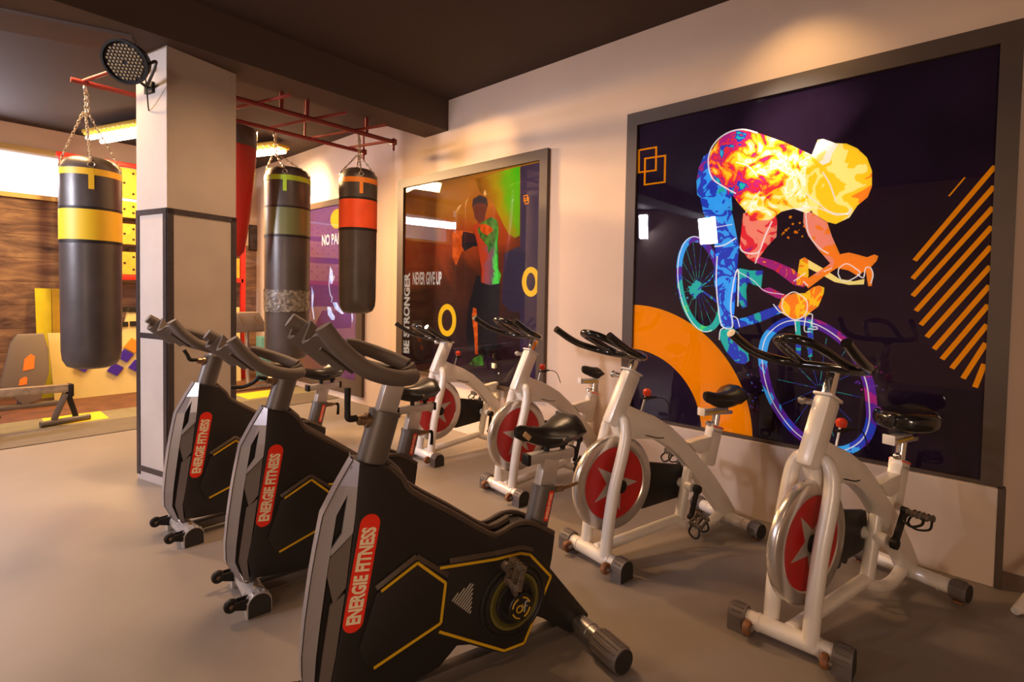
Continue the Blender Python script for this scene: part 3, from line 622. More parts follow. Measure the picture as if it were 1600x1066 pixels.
def pedal_set(parent, c, side, ang, length, vout, m_arm, m_ped, strap=True, tilt=20, r=0.013):
    """crank arm with a pedal and toe strap; c=(u,z) of the axle, ang measured from rearward horizontal, upward positive"""
    a = math.radians(ang); e = (c[0] + length * math.cos(a), c[1] + length * math.sin(a))
    bm = B(); bar(bm, V(c[0], side * vout, c[1]), V(e[0], side * (vout + 0.012), e[1]), 0.020, 0.030, 0.006, up=V(0, 1, 0))
    lathe(bm, [(0.026, -0.014), (0.028, 0), (0.026, 0.014)], V(c[0], side * vout, c[1]), 'Y', 20)
    lathe(bm, [(0.018, -0.012), (0.018, 0.014)], V(e[0], side * (vout + 0.012), e[1]), 'Y', 16)
    arm = fin(bm, 'crank_arm', m_arm, parent)
    t = math.radians(tilt); rot = Matrix.Rotation(-t, 3, 'Y')
    pc = Vector(V(e[0], side * (vout + 0.075), e[1]))
    bm = B()
    for s in (-1, 1):
        box(bm, pc + rot @ Vector((s * 0.036, 0, 0)), (0.014, 0.092, 0.026), rot, 0.004)
        for q in range(5): box(bm, pc + rot @ Vector((s * 0.036, -0.036 + q * 0.018, 0)), (0.020, 0.006, 0.034), rot, 0.001)
    box(bm, pc, (0.080, 0.020, 0.020), rot, 0.004); box(bm, pc + rot @ Vector((0, 0.040, 0)), (0.08, 0.010, 0.022), rot, 0.003); box(bm, pc + rot @ Vector((0, -0.040, 0)), (0.08, 0.010, 0.022), rot, 0.003)
    cyl(bm, V(e[0], side * (vout + 0.01), e[1]), pc, 0.008)
    ped = fin(bm, 'pedal', m_ped, parent)
    if strap:
        bm = B(); pts = [pc + rot @ Vector(p) for p in ((-0.045, -0.03, -0.01), (-0.075, -0.035, -0.035), (-0.085, 0.0, -0.055), (-0.075, 0.035, -0.035), (-0.045, 0.03, -0.01))]
        tube(bm, pts, 0.006, 8); 
        pts = [pc + rot @ Vector(p) for p in ((0.02, -0.04, -0.012), (0.0, -0.042, -0.05), (-0.02, 0.0, -0.066), (0.0, 0.042, -0.05), (0.02, 0.04, -0.012))]
        tube(bm, pts, 0.005, 8)
        fin(bm, 'toe_cage', M['black_plastic'], ped)

def saddle_bm(nose, length, z, wid=0.13, drop=0.07, tail_up=0.03):
    """padded bicycle saddle from its nose (u) to the tail"""
    bm = B(); secs = []; n = 12; m = 14
    for i in range(n + 1):
        t = i / n; u = nose + length * t
        w = 0.020 + (wid - 0.020) * (1 / (1 + math.exp(-11 * (t - 0.56))))
        if t > 0.86: w *= math.sqrt(max(0.05, 1 - ((t - 0.86) / 0.145) ** 2)) * .35 + .65 if t < 1 else .5
        if t < 0.06: w *= 0.72
        top = z - 0.030 * math.sin(math.pi * min(1, t * 1.15)) + tail_up * max(0, t - 0.6) / 0.4 - (0.018 if i in (0, n) else 0.004 if i in (1, n - 1) else 0)
        h = drop * (0.55 + 0.55 * t) * (0.75 if i in (0, n) else 1)
        ring = []
        for j in range(m):
            a = 2 * math.pi * j / m; cv = math.cos(a); sv = math.sin(a)
            vv = w * math.copysign(abs(cv) ** 0.8, cv)
            zz = top - h * 0.5 + (h * 0.5) * (math.copysign(abs(sv) ** 0.7, sv)) - (0.22 * h * (abs(cv) ** 2) if sv > 0 else 0)
            if sv < 0: vv *= 0.72
            ring.append(bm.verts.new(V(u, vv, zz)))
        secs.append(ring)
    for A, D in zip(secs, secs[1:]):
        for j in range(m): bm.faces.new((A[j], A[(j + 1) % m], D[(j + 1) % m], D[j]))
    bm.faces.new(secs[0][::-1]); bm.faces.new(secs[-1])
    return bm

def capped_stabiliser(root, u, z, half, m_tube, lab_caps=True, r=0.037, cap_r=0.050, cap_len=0.070, m_cap=None, yaw=0.0, round_cap=False, nm='stabiliser'):
    bm = B(); cyl(bm, V(0, -half + 0.02, z), V(0, half - 0.02, z), r, 20)
    for s in (-1, 1): lathe(bm, [(r + 0.003, -0.004), (r + 0.003, 0.004)], V(0, s * (half - cap_len - 0.05), z), 'Y', 24)
    st = fin(bm, nm, m_tube, root); st.location = (u, 0, 0); st.rotation_euler = (0, 0, yaw)
    for s in (-1, 1):
        bm = B()
        if round_cap:
            lathe(bm, [(cap_r * .93, 0), (cap_r, 0.01), (cap_r, cap_len - 0.01), (cap_r * .95, cap_len)] if s < 0 else [(cap_r * .93, 0), (cap_r, -0.01), (cap_r, -cap_len + 0.01), (cap_r * .95, -cap_len)], V(0, s * (half - cap_len), z), 'Y', 28)
        else: rounded_cap(bm, V(0, s * (half - cap_len), z), V(0, s, 0), cap_len, cap_r, 0.0)
        for q in range(9):
            a = math.radians(-10 + q * 25); rr = cap_r + 0.001
            p0 = Vector(V(rr * math.cos(a), s * (half - cap_len + 0.012), z + rr * math.sin(a))); p1 = Vector(V(rr * math.cos(a), s * (half - 0.012), z + rr * math.sin(a)))
            if p0.z > 0.012: bar(bm, p0, p1, 0.006, 0.004, up=(0, 0, 1))
        fin(bm, 'end_cap', m_cap or M['cap_rubber'], st)
        bm = B(); rounded_cap(bm, V(0, s * (half - 0.001), z), V(0, s, 0), 0.003, cap_r * 0.93, 0.003) if not round_cap else lathe(bm, [(cap_r * .9, -0.001), (cap_r * .9, 0.003)] if s < 0 else [(cap_r * .9, 0.001), (cap_r * .9, -0.003)], V(0, s * half, z), 'Y', 28)
        fin(bm, 'cap_face', M['cap_face'], st)
    return st

STAR = lambda R, r0, rot: [((R if i % 2 == 0 else r0) * math.cos(rot + i * math.pi / 5), (R if i % 2 == 0 else r0) * math.sin(rot + i * math.pi / 5)) for i in range(10)]

def white_bike(loc, rz, label, fs_yaw=0.0, d_bar=0.0, star_rot=0.0, crank_ang=-115, worn=False, extra=None, seat=dict()):
    root = thing('spin_bike', label, 'exercise bike', (loc[0], loc[1], 0), rz, 'silver spin bikes along the wall')
    L = 1.078
    # stabilisers
    fs = capped_stabiliser(root, 0.0, 0.058, 0.238, M['white_paint'], yaw=fs_yaw, nm='front_stabiliser')
    for s in (-1, 1):
        bm = B(); lathe(bm, [(0.010, -0.013), (0.028, -0.013), (0.031, -0.006), (0.031, 0.006), (0.028, 0.013), (0.010, 0.013)], V(-0.066, s * 0.148 + 0.0, 0.052), 'Y', 22)
        w = fin(bm, 'transport_wheel', M['rust'], fs)
        bm = B(); bar(bm, V(-0.02, s * 0.148 + 0.018, 0.05), V(-0.072, s * 0.148 + 0.018, 0.052), 0.022, 0.004, up=V(0, 1, 0)); cyl(bm, V(-0.066, s * .148 - .02, 0.052), V(-0.066, s * .148 + .026, 0.052), 0.008, 10)
        fin(bm, 'wheel_bracket', M['steel'], fs)
    rs_ = capped_stabiliser(root, L, 0.062, 0.262, M['white_paint'], cap_r=0.048, round_cap=True, nm='rear_stabiliser')
    for s in (-1, 1):
        bm = B(); lathe(bm, [(0.022, 0), (0.026, 0.004), (0.022, 0.010), (0.005, 0.012), (0.005, 0.03)], V(0, s * 0.222, 0), 'Z', 18); fin(bm, 'levelling_foot', M['rust'], rs_)
    # frame
    bm = B()
    # head tube (rounded box), leaning back
    hb = Vector(V(0.100, 0, 0.765)); ht = Vector(V(0.242, 0, 1.062)); bar(bm, hb, ht, 0.080, 0.102, 0.022, up=V(1, 0, 0))
    # down tube with its shoulder gusset and the rear drop
    up = [(0.185, 0.885), (0.262, 0.850), (0.40, 0.795), (0.531, 0.722), (0.64, 0.635), (0.735, 0.545), (0.835, 0.455), (0.933, 0.350), (1.05, 0.215), (1.130, 0.105), (1.110, 0.040), (1.045, 0.040), (0.955, 0.150), (0.873, 0.246), (0.78, 0.350), (0.684, 0.455), (0.60, 0.535), (0.511, 0.600), (0.44, 0.640), (0.39, 0.658), (0.30, 0.672), (0.150, 0.680), (0.115, 0.76)]
    prism(bm, up, -0.037, 0.037, 0.012)
    # seat tube and short link
    bar(bm, V(0.880, 0, 0.430), V(0.945, 0, 0.662), 0.066, 0.100, 0.016, up=V(1, 0, 0))
    prism(bm, [(0.690, 0.600), (0.790, 0.612), (0.905, 0.618), (0.900, 0.530), (0.800, 0.515), (0.760, 0.530)], -0.032, 0.032, 0.008)
    # pillar, bottom rails and rear loop
    tube(bm, TV([(0.735, 0, 0.47), (0.700, 0, 0.33), (0.655, 0, 0.13)]), 0.031, 16)
    tube(bm, TV([(0.015, 0.0, 0.075), (0.20, 0, 0.088), (0.45, 0, 0.110), (0.640, 0, 0.125)]), 0.030, 16)
    for s in (-1,): tube(bm, TV([(0.62, 0.0, 0.12), (0.70, 0.02, 0.085), (0.80, 0.02, 0.060), (0.92, 0.012, 0.058), (1.02, 0, 0.085), (1.05, 0, 0.12)]), 0.029, 16)
    # fork legs
    for s in (-1, 1):
        tube(bm, TV([(0.165, s * 0.020, 0.800), (0.148, s * 0.055, 0.800), (0.138, s * 0.080, 0.760), (0.128, s * 0.090, 0.700), (0.105, s * 0.092, 0.605), (0.060, s * 0.090, 0.440), (0.030, s * 0.088, 0.260), (0.010, s * 0.086, 0.070)]), [0.027, 0.028, 0.030, 0.032, 0.033, 0.033, 0.033, 0.033], 16, n=5)
    fin(bm, 'frame', M['white_paint'], root, ang=40)
    # steering post and collar
    k = 0.45
    pt = Vector(V(0.276 + 0.3 * d_bar, 0, 1.140 + d_bar))
    bm = B(); bar(bm, ht - (ht - hb) * 0.15, pt, 0.040, 0.052, 0.008, up=V(1, 0, 0)); hp = fin(bm, 'handlebar_post', M['chrome'], root)
    bm = B(); bar(bm, ht - (ht - hb).normalized() * 0.004, ht + (ht - hb).normalized() * 0.006, 0.087, 0.108, 0.01, up=V(1, 0, 0)); fin(bm, 'post_collar', M['white_paint'], root)
    bm = B(); c = ht + Vector(V(-0.030, -0.035, -0.030)); cyl(bm, c, c + Vector(V(-0.040, -0.030, 0.010)), 0.014, 14); lathe(bm, [(0.0, -0.014), (0.014, -0.012), (0.020, 0), (0.014, 0.012), (0, 0.014)], c + Vector(V(-0.048, -0.036, 0.012)), 'Y', 14)
    fin(bm, 'adjustment_knob', M['steel'], root)
    if extra == 'yellow_tag':
        bm = B(); bar(bm, pt + Vector(V(-0.012, 0.0225, -0.02)), pt + Vector(V(-0.05, 0.0225, -0.10)), 0.001, 0.02, up=V(1, 0, 0)); fin(bm, 'tape_strip', M['bag_orange_strap'], hp)
    # handlebar
    bm = B()
    def hbp(l): return [V(u + 0.3 * d_bar, v, z + d_bar) for u, v, z in l]
    main = [(-0.126, -0.243, 1.300), (-0.050, -0.240, 1.252), (0.020, -0.235, 1.215), (0.085, -0.225, 1.192), (0.150, -0.195, 1.172), (0.190, -0.130, 1.160), (0.205, -0.060, 1.158), (0.210, 0, 1.158)]
    tube(bm, hbp(main + [(u, -v, z) for u, v, z in main[-2::-1]]), 0.0200, 14, n=5)
    loop = [(0.225, -0.115, 1.158), (0.130, -0.100, 1.198), (0.030, -0.092, 1.245), (-0.045, -0.072, 1.278), (-0.078, -0.034, 1.292), (-0.084, 0, 1.294)]
    tube(bm, hbp(loop + [(u, -v, z) for u, v, z in loop[-2::-1]]), 0.0195, 14, n=5)
    bar(bm, V(0.200 + .3 * d_bar, 0, 1.150 + d_bar), V(0.285 + .3 * d_bar, 0, 1.140 + d_bar), 0.055, 0.022, 0.006)
    hbar = fin(bm, 'handlebar', M['black_gloss'], root)
    # flywheel
    cu, cz, R = 0.122, 0.436, 0.272
    bm = B(); lathe(bm, [(0.205, -0.018), (0.212, -0.024), (R - 0.014, -0.025), (R - 0.004, -0.020), (R, -0.014), (R, 0.014), (R - 0.004, 0.020), (R - 0.014, 0.025), (0.212, 0.024), (0.205, 0.018)], V(cu, 0, cz), 'Y', 72)
    fwh = fin(bm, 'flywheel', M['rim'], root)
    bm = B(); lathe(bm, [(0.2055, -0.019), (0.2055, 0.019)], V(cu, 0, cz), 'Y', 64); fin(bm, 'wheel_disc', M['wheel_red'], fwh)
    for s in (-1, 1):
        bm = B(); prism(bm, [(cu + a, cz + b) for a, b in STAR(0.165, 0.058, star_rot)], s * 0.0192, s * 0.0215); fin(bm, 'star_emblem', M['star'], fwh, smooth=False)
    bm = B(); lathe(bm, [(0.026, -0.085), (0.036, -0.080), (0.036, -0.060), (0.042, -0.050), (0.040, -0.019), (0.040, 0.019), (0.040, 0.050), (0.030, 0.060), (0.026, 0.062)], V(cu, 0, cz), 'Y', 24); fin(bm, 'hub', M['black_plastic'], fwh)
    # brake, knob and cable
    bm = B(); cyl(bm, V(0.325, 0, 0.83), V(0.353, 0, 0.915), 0.006, 10); fin(bm, 'knob_stem', M['steel'], root)
    bm = B(); lathe(bm, [(0.0, 0.024), (0.014, 0.022), (0.023, 0.012), (0.024, 0.0), (0.020, -0.016), (0.010, -0.022)], V(0.363, 0, 0.932), 'Z', 16); fin(bm, 'resistance_knob', M['knob_red'], root)
    bm = B(); bar(bm, V(0.325, 0, 0.900), V(0.425, 0.01, 0.905), 0.018, 0.010, 0.003); tube(bm, TV([(0.36, 0.0, 0.885), (0.42, 0.03, 0.905), (0.48, 0.04, 0.88), (0.52, 0.045, 0.80)]), 0.003, 6); fin(bm, 'brake_lever', M['black_plastic'], root)
    bm = B(); box(bm, V(0.20, 0, 0.720), (0.09, 0.045, 0.022), Matrix.Rotation(math.radians(8), 3, 'Y'), 0.004); tube(bm, TV([(0.24, 0.02, 0.71), (0.33, 0.035, 0.690), (0.42, 0.036, 0.665), (0.47, 0.036, 0.66)]), 0.0035, 6); fin(bm, 'brake_pad', M['black_plastic'], root)
    # belt cover
    bm = B(); prism(bm, [(0.05, 0.30), (0.02, 0.43), (0.06, 0.53), (0.14, 0.555), (0.40, 0.50), (0.72, 0.435), (0.745, 0.34), (0.70, 0.235), (0.40, 0.215), (0.12, 0.25)], -0.072, -0.042, 0.006); fin(bm, 'belt_cover', M['black_plastic'], root)
    # crank
    bm = B(); lathe(bm, [(0.028, -0.060), (0.032, -0.050), (0.032, 0.050), (0.028, 0.060)], V(0.702, 0, 0.330), 'Y', 24); fin(bm, 'bottom_bracket', M['white_paint'], root)
    pedal_set(root, (0.702, 0.330), 1, crank_ang, 0.165, 0.092, M['black_plastic'], M['pedal'], tilt=35 if crank_ang < 0 else -15)
    pedal_set(root, (0.702, 0.330), -1, crank_ang + 180, 0.165, 0.092, M['black_plastic'], M['pedal'], tilt=0)
    # seat post, slider, saddle
    su = seat.get('u', 0.0); sz = seat.get('z', 0.0)
    bm = B(); cyl(bm, V(0.940, 0, 0.640), V(0.962 , 0, 0.755 + sz), 0.024, 18); fin(bm, 'seat_post', M['chrome'], root)
    bm = B(); bar(bm, V(0.935, 0, 0.630), V(0.950, 0, 0.678), 0.066, 0.092, 0.008, up=V(1, 0, 0)); fin(bm, 'seat_collar', M['white_paint'], root)
    bm = B(); bar(bm, V(0.9475, 0, 0.664), V(0.9500, 0, 0.672), 0.068, 0.094, 0.002, up=V(1, 0, 0)); fin(bm, 'height_mark', M['decal_red'], root)
    bm = B(); z0 = 0.765 + sz; bar(bm, V(0.825, 0, z0), V(1.085, 0, z0 - 0.012), 0.050, 0.022, 0.003); bar(bm, V(0.835, 0, z0 + 0.020), V(1.035, 0, z0 + 0.012), 0.038, 0.018, 0.003)
    sl = fin(bm, 'seat_slider', M['alu'], root)
    bm = B(); box(bm, V(0.822, 0, z0 + 0.010), (0.010, 0.058, 0.050), None, 0.004); fin(bm, 'slider_end', M['white_rag'], sl)
    bm = B(); box(bm, V(0.94, 0.0262, z0 + 0.002), (0.17, 0.001, 0.012)); fin(bm, 'scale_strip', M['yellow_line'], sl)
    bm = B(); lathe(bm, [(0.0, -0.014), (0.016, -0.012), (0.020, 0), (0.016, 0.012), (0, 0.014)], V(0.868, 0.02, 0.700 + sz * .5), 'Y', 14); cyl(bm, V(0.868, 0.02, 0.70 + sz * .5), V(0.93, 0, 0.70 + sz * .5), 0.009, 10); fin(bm, 'seat_knob', M['chrome'], root)
    bm = B(); cyl(bm, V(0.990 + su, 0, z0 + 0.015), V(0.990 + su, 0, z0 + 0.060), 0.015, 12); box(bm, V(1.02 + su, 0, z0 + 0.052), (0.11, 0.05, 0.014), None, 0.004); cyl(bm, V(1.06 + su, 0, z0 + 0.0), V(1.06 + su, 0, z0 + 0.055), 0.008, 10); fin(bm, 'saddle_clamp', M['steel'], root)
    bm = saddle_bm(0.845 + su, 0.300, z0 + 0.152 + seat.get('up', 0), 0.122, 0.125, 0.022); sd = fin(bm, 'saddle', M['saddle'], root, ang=60)
    if seat.get('tw'):
        R3 = Matrix.Rotation(seat['tw'], 3, 'Z'); cc = Vector((0.962, 0, 0))
        for o in [o for o in root.children if o.name.split('.')[0] in ('saddle', 'seat_slider', 'saddle_clamp')]: o.rotation_euler = (0, 0, seat['tw']); o.location = cc - R3 @ cc
    if seat.get('round'):
        bm = B(); lathe(bm, [(0.085 * (math.cos(q) >= 0) + 0.060 * math.copysign(abs(math.cos(q)) ** 0.8, 1) if 0 < k_ < 16 else 0.0, 0.050 * math.copysign(abs(math.sin(q)) ** 0.75, math.sin(q))) for k_, q in [(k_, math.pi / 2 - math.pi * k_ / 16) for k_ in range(17)]], V(1.000 + su, 0, z0 + 0.098 + seat.get('up', 0)), 'Z', 40); fin(bm, 'saddle_cover', M['black_gloss'], sd)
    return root

white_bike((2.887, 3.576), -0.094, 'silver spin bike farthest from the camera, its star wheel behind a black saddle', d_bar=-0.089, star_rot=0.35, crank_ang=-100, seat=dict(up=0.0, u=-0.03, tw=-0.15))
white_bike((2.787, 2.520), -0.171, 'silver spin bike with an orange tape strip on its handlebar post', d_bar=0.017, star_rot=math.radians(162), crank_ang=-110, extra='yellow_tag', fs_yaw=0.0, seat=dict(tw=-0.32))
white_bike((2.441, 1.515), -0.356, 'silver spin bike with a plain black saddle standing before the orange arc', fs_yaw=0.157, star_rot=math.radians(-5), crank_ang=-112)
white_bike((2.417, 0.522), -0.314, 'silver spin bike nearest the camera with a raised pedal and wide taped saddle', fs_yaw=0.30, d_bar=0.041, star_rot=math.radians(125), crank_ang=68, seat=dict(round=True, up=0.0, z=0.02))

def black_bike(loc, rz, label, d_bar=0.0, lever='up', d_seat=0.0, crank_ang=110, worn=True, grip_front=0.0, saddle_u=0.0):
    root = thing('spin_bike', label, 'exercise bike', (loc[0], loc[1], 0), rz, 'black spin bikes in the front row')
    L = 1.034
    fs = capped_stabiliser(root, 0.0, 0.055, 0.185, M['alu'], r=0.046, cap_r=0.052, cap_len=0.05, m_cap=M['alu'], nm='front_stabiliser')
    for s in (-1, 1):
        bm = B(); lathe(bm, [(0.008, -0.012), (0.024, -0.013), (0.030, -0.008), (0.030, 0.008), (0.024, 0.013), (0.008, 0.012)], V(-0.112, s * 0.150, 0.072), 'Y', 22); fin(bm, 'transport_wheel', M['black_plastic'], fs)
        bm = B(); lathe(bm, [(0.009, -0.016), (0.009, 0.016)], V(-0.112, s * 0.150, 0.072), 'Y', 12); fin(bm, 'wheel_bolt', M['brass'], fs)
        bm = B(); prism(bm, [(-0.02, 0.09), (-0.10, 0.088), (-0.115, 0.060), (-0.03, 0.030)], s * 0.150 - 0.022, s * 0.150 - 0.014, 0.002); prism(bm, [(-0.02, 0.09), (-0.10, 0.088), (-0.115, 0.060), (-0.03, 0.030)], s * 0.150 + 0.014, s * 0.150 + 0.022, 0.002); fin(bm, 'wheel_bracket', M['black_plastic'], fs)
    bm = B(); lathe(bm, [(0.010, 0.0), (0.010, 0.010), (0.0, 0.014)], V(0, 0.10, 0.099), 'Z', 12); fin(bm, 'bolt', M['brass'], fs)
    rs_ = capped_stabiliser(root, L, 0.055, 0.320, M['steel'], r=0.040, cap_r=0.052, cap_len=0.150, round_cap=True, nm='rear_stabiliser')
    # lower rail and rear strut
    bm = B(); bar(bm, V(0.02, 0, 0.045), V(L, 0, 0.045), 0.060, 0.050, 0.008); fin(bm, 'base_rail', M['tube_grey'], root)
    bm = B(); prism(bm, [(0.70, 0.40), (0.86, 0.36), (1.09, 0.075), (1.07, 0.02), (0.99, 0.02), (0.84, 0.135), (0.70, 0.22)], -0.045, 0.045, 0.012); fin(bm, 'rear_strut', M['shell'], root)
    # main shell
    out = [(0.058, 0.925), (0.170, 0.893), (0.205, 0.850), (0.238, 0.795), (0.400, 0.678), (0.554, 0.566), (0.610, 0.553), (0.680, 0.572), (0.760, 0.560), (0.878, 0.492), (0.866, 0.400), (0.850, 0.330), (0.640, 0.130), (0.520, 0.150), (0.430, 0.175), (0.360, 0.120), (0.230, 0.095), (0.070, 0.108), (-0.010, 0.120), (-0.028, 0.215), (0.002, 0.373), (0.043, 0.712)]
    bm = B(); prism(bm, out, -0.066, 0.066, 0.010); sh = fin(bm, 'body_shell', M['shell'], root, ang=30)
    # moulded top edge ribs
    bm = B()
    rib = [(0.165, 0.897), (0.212, 0.850), (0.245, 0.797), (0.405, 0.684), (0.558, 0.573), (0.612, 0.561), (0.682, 0.580), (0.762, 0.568), (0.872, 0.500)]
    for s in (-1, 1): tube(bm, [V(u, s * 0.056, z) for u, z in rib], 0.011, 8, n=3)
    tube(bm, [V(u, 0.0, z + 0.004) for u, z in rib[:7]], 0.016, 8, n=3)
    fin(bm, 'top_rib', M['bevel'], sh)
    for s in (-1, 1):
        h1 = [(0.120, 0.475), (0.264, 0.556), (0.385, 0.447), (0.366, 0.285), (0.100, 0.205), (0.060, 0.30)]
        bm = B(); prism(bm, h1, s * 0.060, s * 0.078, 0.004)
        h2 = [(0.315, 0.515), (0.582, 0.486), (0.700, 0.478), (0.752, 0.459), (0.862, 0.334), (0.730, 0.080), (0.628, 0.082), (0.312, 0.268)]
        prism(bm, h2, s * 0.060, s * 0.074, 0.004); fin(bm, 'side_plate', M['shell'], sh)
        bm = B()
        def line(pts, vv, w=0.0100):
            for a, b in zip(pts, pts[1:]): bar(bm, V(a[0], s * vv, a[1]), V(b[0], s * vv, b[1]), w, 0.002, up=V(0, 1, 0))
        line([(0.134, 0.480), (0.264, 0.544), (0.373, 0.441), (0.356, 0.297), (0.111, 0.221)], 0.0790)
        line([(0.352, 0.500), (0.582, 0.472), (0.700, 0.466), (0.745, 0.449), (0.851, 0.330), (0.724, 0.092), (0.630, 0.094), (0.352, 0.264)], 0.0750)
        fin(bm, 'yellow_trim', M['yellow_line'], sh, smooth=False)
        bm = B()
        for pts_, vv_ in (([(0.118, 0.492), (0.262, 0.566), (0.385, 0.464)], 0.0740), ([(0.392, 0.514), (0.582, 0.494), (0.704, 0.487), (0.760, 0.464)], 0.0700)):
            for p_, q_ in zip(pts_, pts_[1:]): bar(bm, V(p_[0], s * vv_, p_[1]), V(q_[0], s * vv_, q_[1]), 0.018, 0.006, 0.002, up=V(0, 1, 0.6))
        fin(bm, 'lit_plate_edge', M['bevel'], sh)  # paler bars put the lit bevel of the plates into the colour
        bm = B()
        tri = [(0.392, 0.372), (0.490, 0.412), (0.480, 0.286)]
        for q in range(11):
            c0 = -0.180 + q * 0.0155; hit = []
            for (xa, za), (xb, zb2) in zip(tri, tri[1:] + tri[:1]):
                fa = za - xa - c0; fb = zb2 - xb - c0
                if fa * fb < 0: t_ = fa / (fa - fb); hit.append((xa + (xb - xa) * t_, za + (zb2 - za) * t_))
            if len(hit) == 2 and abs(hit[0][0] - hit[1][0]) > 0.006: bar(bm, V(hit[0][0], s * 0.0748, hit[0][1]), V(hit[1][0], s * 0.0748, hit[1][1]), 0.0055, 0.0015, up=V(0, 1, 0))
        fin(bm, 'hatch_print', M['pale_line'], sh, smooth=False)
        # round crank cover rings
        bm = B(); c = V(0.668, 0, 0.287)
        for r_, h_ in ((0.150, 0.080), (0.128, 0.086), (0.085, 0.092)):
            lathe(bm, [(r_, 0.06 * -s), (r_, h_ * -s), (r_ - 0.010, (h_ + 0.003) * -s), (r_ - 0.014, (h_ - 0.002) * -s), (0.0, (h_ - 0.002) * -s)], c, 'Y', 48)
        fin(bm, 'crank_cover', M['shell'], sh)
        bm = B(); lathe(bm, [(0.112, 0.0855 * -s), (0.112, 0.0870 * -s), (0.100, 0.0870 * -s), (0.100, 0.0855 * -s), (0.112, 0.0855 * -s)], c, 'Y', 48)
        fin(bm, 'ring_print', mat('dull_ring_print', (0.13, 0.11, 0.02), 0.5) if 'dull' not in M else M['dull'], sh)
    # side decal
    for s in (-1, 1):
        a = Vector((0.103, 0.749)); b = Vector((0.038, 0.361)); d = (b - a).normalized(); nn = Vector((-d.y, d.x)); r_ = 0.034
        a2 = a + d * r_; b2 = b - d * r_; pts = []
        for i in range(13): t = math.pi * i / 12; q = a2 + (nn * math.cos(t) - d * math.sin(t)) * r_; pts.append((q.x, q.y))
        for i in range(13): t = math.pi * i / 12; q = b2 + (-nn * math.cos(t) + d * math.sin(t)) * r_; pts.append((q.x, q.y))
        bm = B(); prism(bm, pts, s * 0.0655, s * 0.0675); dc = fin(bm, 'side_decal', M['decal_red'], sh, smooth=False)
        mid = (a + b) / 2 + d * 0.008; up3 = Vector(V(-d.x, 0, -d.y)); 
        yd = Vector(V(-nn.x, 0, -nn.y)) if s > 0 else Vector(V(nn.x, 0, nn.y))
        # letters read bottom to top along the stripe
        xd = up3; ydir = Vector((0, -s, 0)).cross(xd)
        bm = text_bm('ENERGIE FITNESS', 0.322, 0.050, basis(Vector(V(mid.x, s * 0.0682, mid.y)), xd, ydir), 0.045); fin(bm, 'lettering', M['decal_cream'], dc, smooth=False)
    # silver front shroud: nose facet plus side facets with an open window
    nose = [(0.052, 0.930), (-0.045, 0.757), (-0.080, 0.560), (-0.108, 0.300), (-0.106, 0.215), (-0.050, 0.100)]
    edge = [(0.060, 0.925), (0.041, 0.712), (0.020, 0.540), (0.000, 0.373), (-0.028, 0.215), (-0.020, 0.112)]
    zl = [0.930, 0.850, 0.757, 0.645, 0.560, 0.420, 0.300, 0.215, 0.105]
    nu = [0.052, 0.004, -0.045, -0.066, -0.080, -0.098, -0.108, -0.106, -0.050]
    eu = [0.060, 0.054, 0.047, 0.034, 0.024, 0.006, -0.012, -0.028, -0.018]
    def lerp1(zs, us, z):
        for i in range(len(zs) - 1):
            if zs[i] >= z >= zs[i + 1]: t = (zs[i] - z) / (zs[i] - zs[i + 1]); return us[i] * (1 - t) + us[i + 1] * t
        return us[-1]
    def fp_(t, z, s, out=0.0): return V(lerp1(zl, nu, z) * (1 - t) + lerp1(zl, eu, z) * t, s * (0.022 + 0.046 * t ** 0.8 + out), z)
    def facet(bm, pts, s, out=0.0): 
        f = bm.faces.new([bm.verts.new(fp_(t, z, s, out)) for t, z in pts]); 
        r_ = bmesh.ops.extrude_face_region(bm, geom=[f]); vs_ = [v for v in r_['geom'] if isinstance(v, bmesh.types.BMVert)]
        for v in vs_: v.co.y += 0.010 * s
    bm = B()
    for s in (-1, 1):
        for z0_, z1_ in zip(zl[1:], zl[2:]): facet(bm, [(0, z0_), (0.40, z0_), (0.40, z1_), (0, z1_)], s, 0.001)
        facet(bm, [(0, 0.930), (1.0, 0.930), (1.0, 0.850), (0.0, 0.850)], s, 0.001)
        facet(bm, [(0.40, 0.850), (1.0, 0.850), (1.0, 0.757), (0.66, 0.757), (0.58, 0.825), (0.40, 0.760)], s, 0.001)
        facet(bm, [(0.66, 0.757), (1.0, 0.757), (1.0, 0.705), (0.66, 0.700)], s, 0.001)
        facet(bm, [(0.66, 0.700), (1.0, 0.710), (0.98, 0.698), (0.42, 0.628), (0.40, 0.648)], s, 0.004)
    mid = [(bm.verts.new(V(u - 0.004, -0.024, z)), bm.verts.new(V(u - 0.004, 0.024, z))) for u, z in zip(nu, zl)]
    for (a, b), (c, d) in zip(mid, mid[1:]): bm.faces.new((a, b, d, c))
    fin(bm, 'front_shroud', M['shroud'], root, ang=20)
    bm = B()
    for s in (-1, 1):
        facet(bm, [(0.42, 0.620), (0.99, 0.692), (1.0, 0.520), (0.70, 0.470), (0.42, 0.560)], s, -0.001)
        facet(bm, [(0.62, 0.465), (1.0, 0.500), (1.0, 0.300), (0.60, 0.300)], s, -0.001)
        facet(bm, [(0.60, 0.300), (1.0, 0.300), (1.0, 0.215), (1.0, 0.110), (0.55, 0.120), (0.58, 0.215)], s, -0.001)
    fin(bm, 'shroud_inset', M['shroud_dark'], root, ang=20)
    bm = B()
    prism(bm, [(0.045, 0.91), (-0.020, 0.757), (-0.055, 0.560), (-0.082, 0.300), (-0.082, 0.215), (-0.035, 0.115), (0.02, 0.12), (0.03, 0.50), (0.05, 0.80)], -0.030, 0.030); fin(bm, 'shroud_core', M['shell'], root)
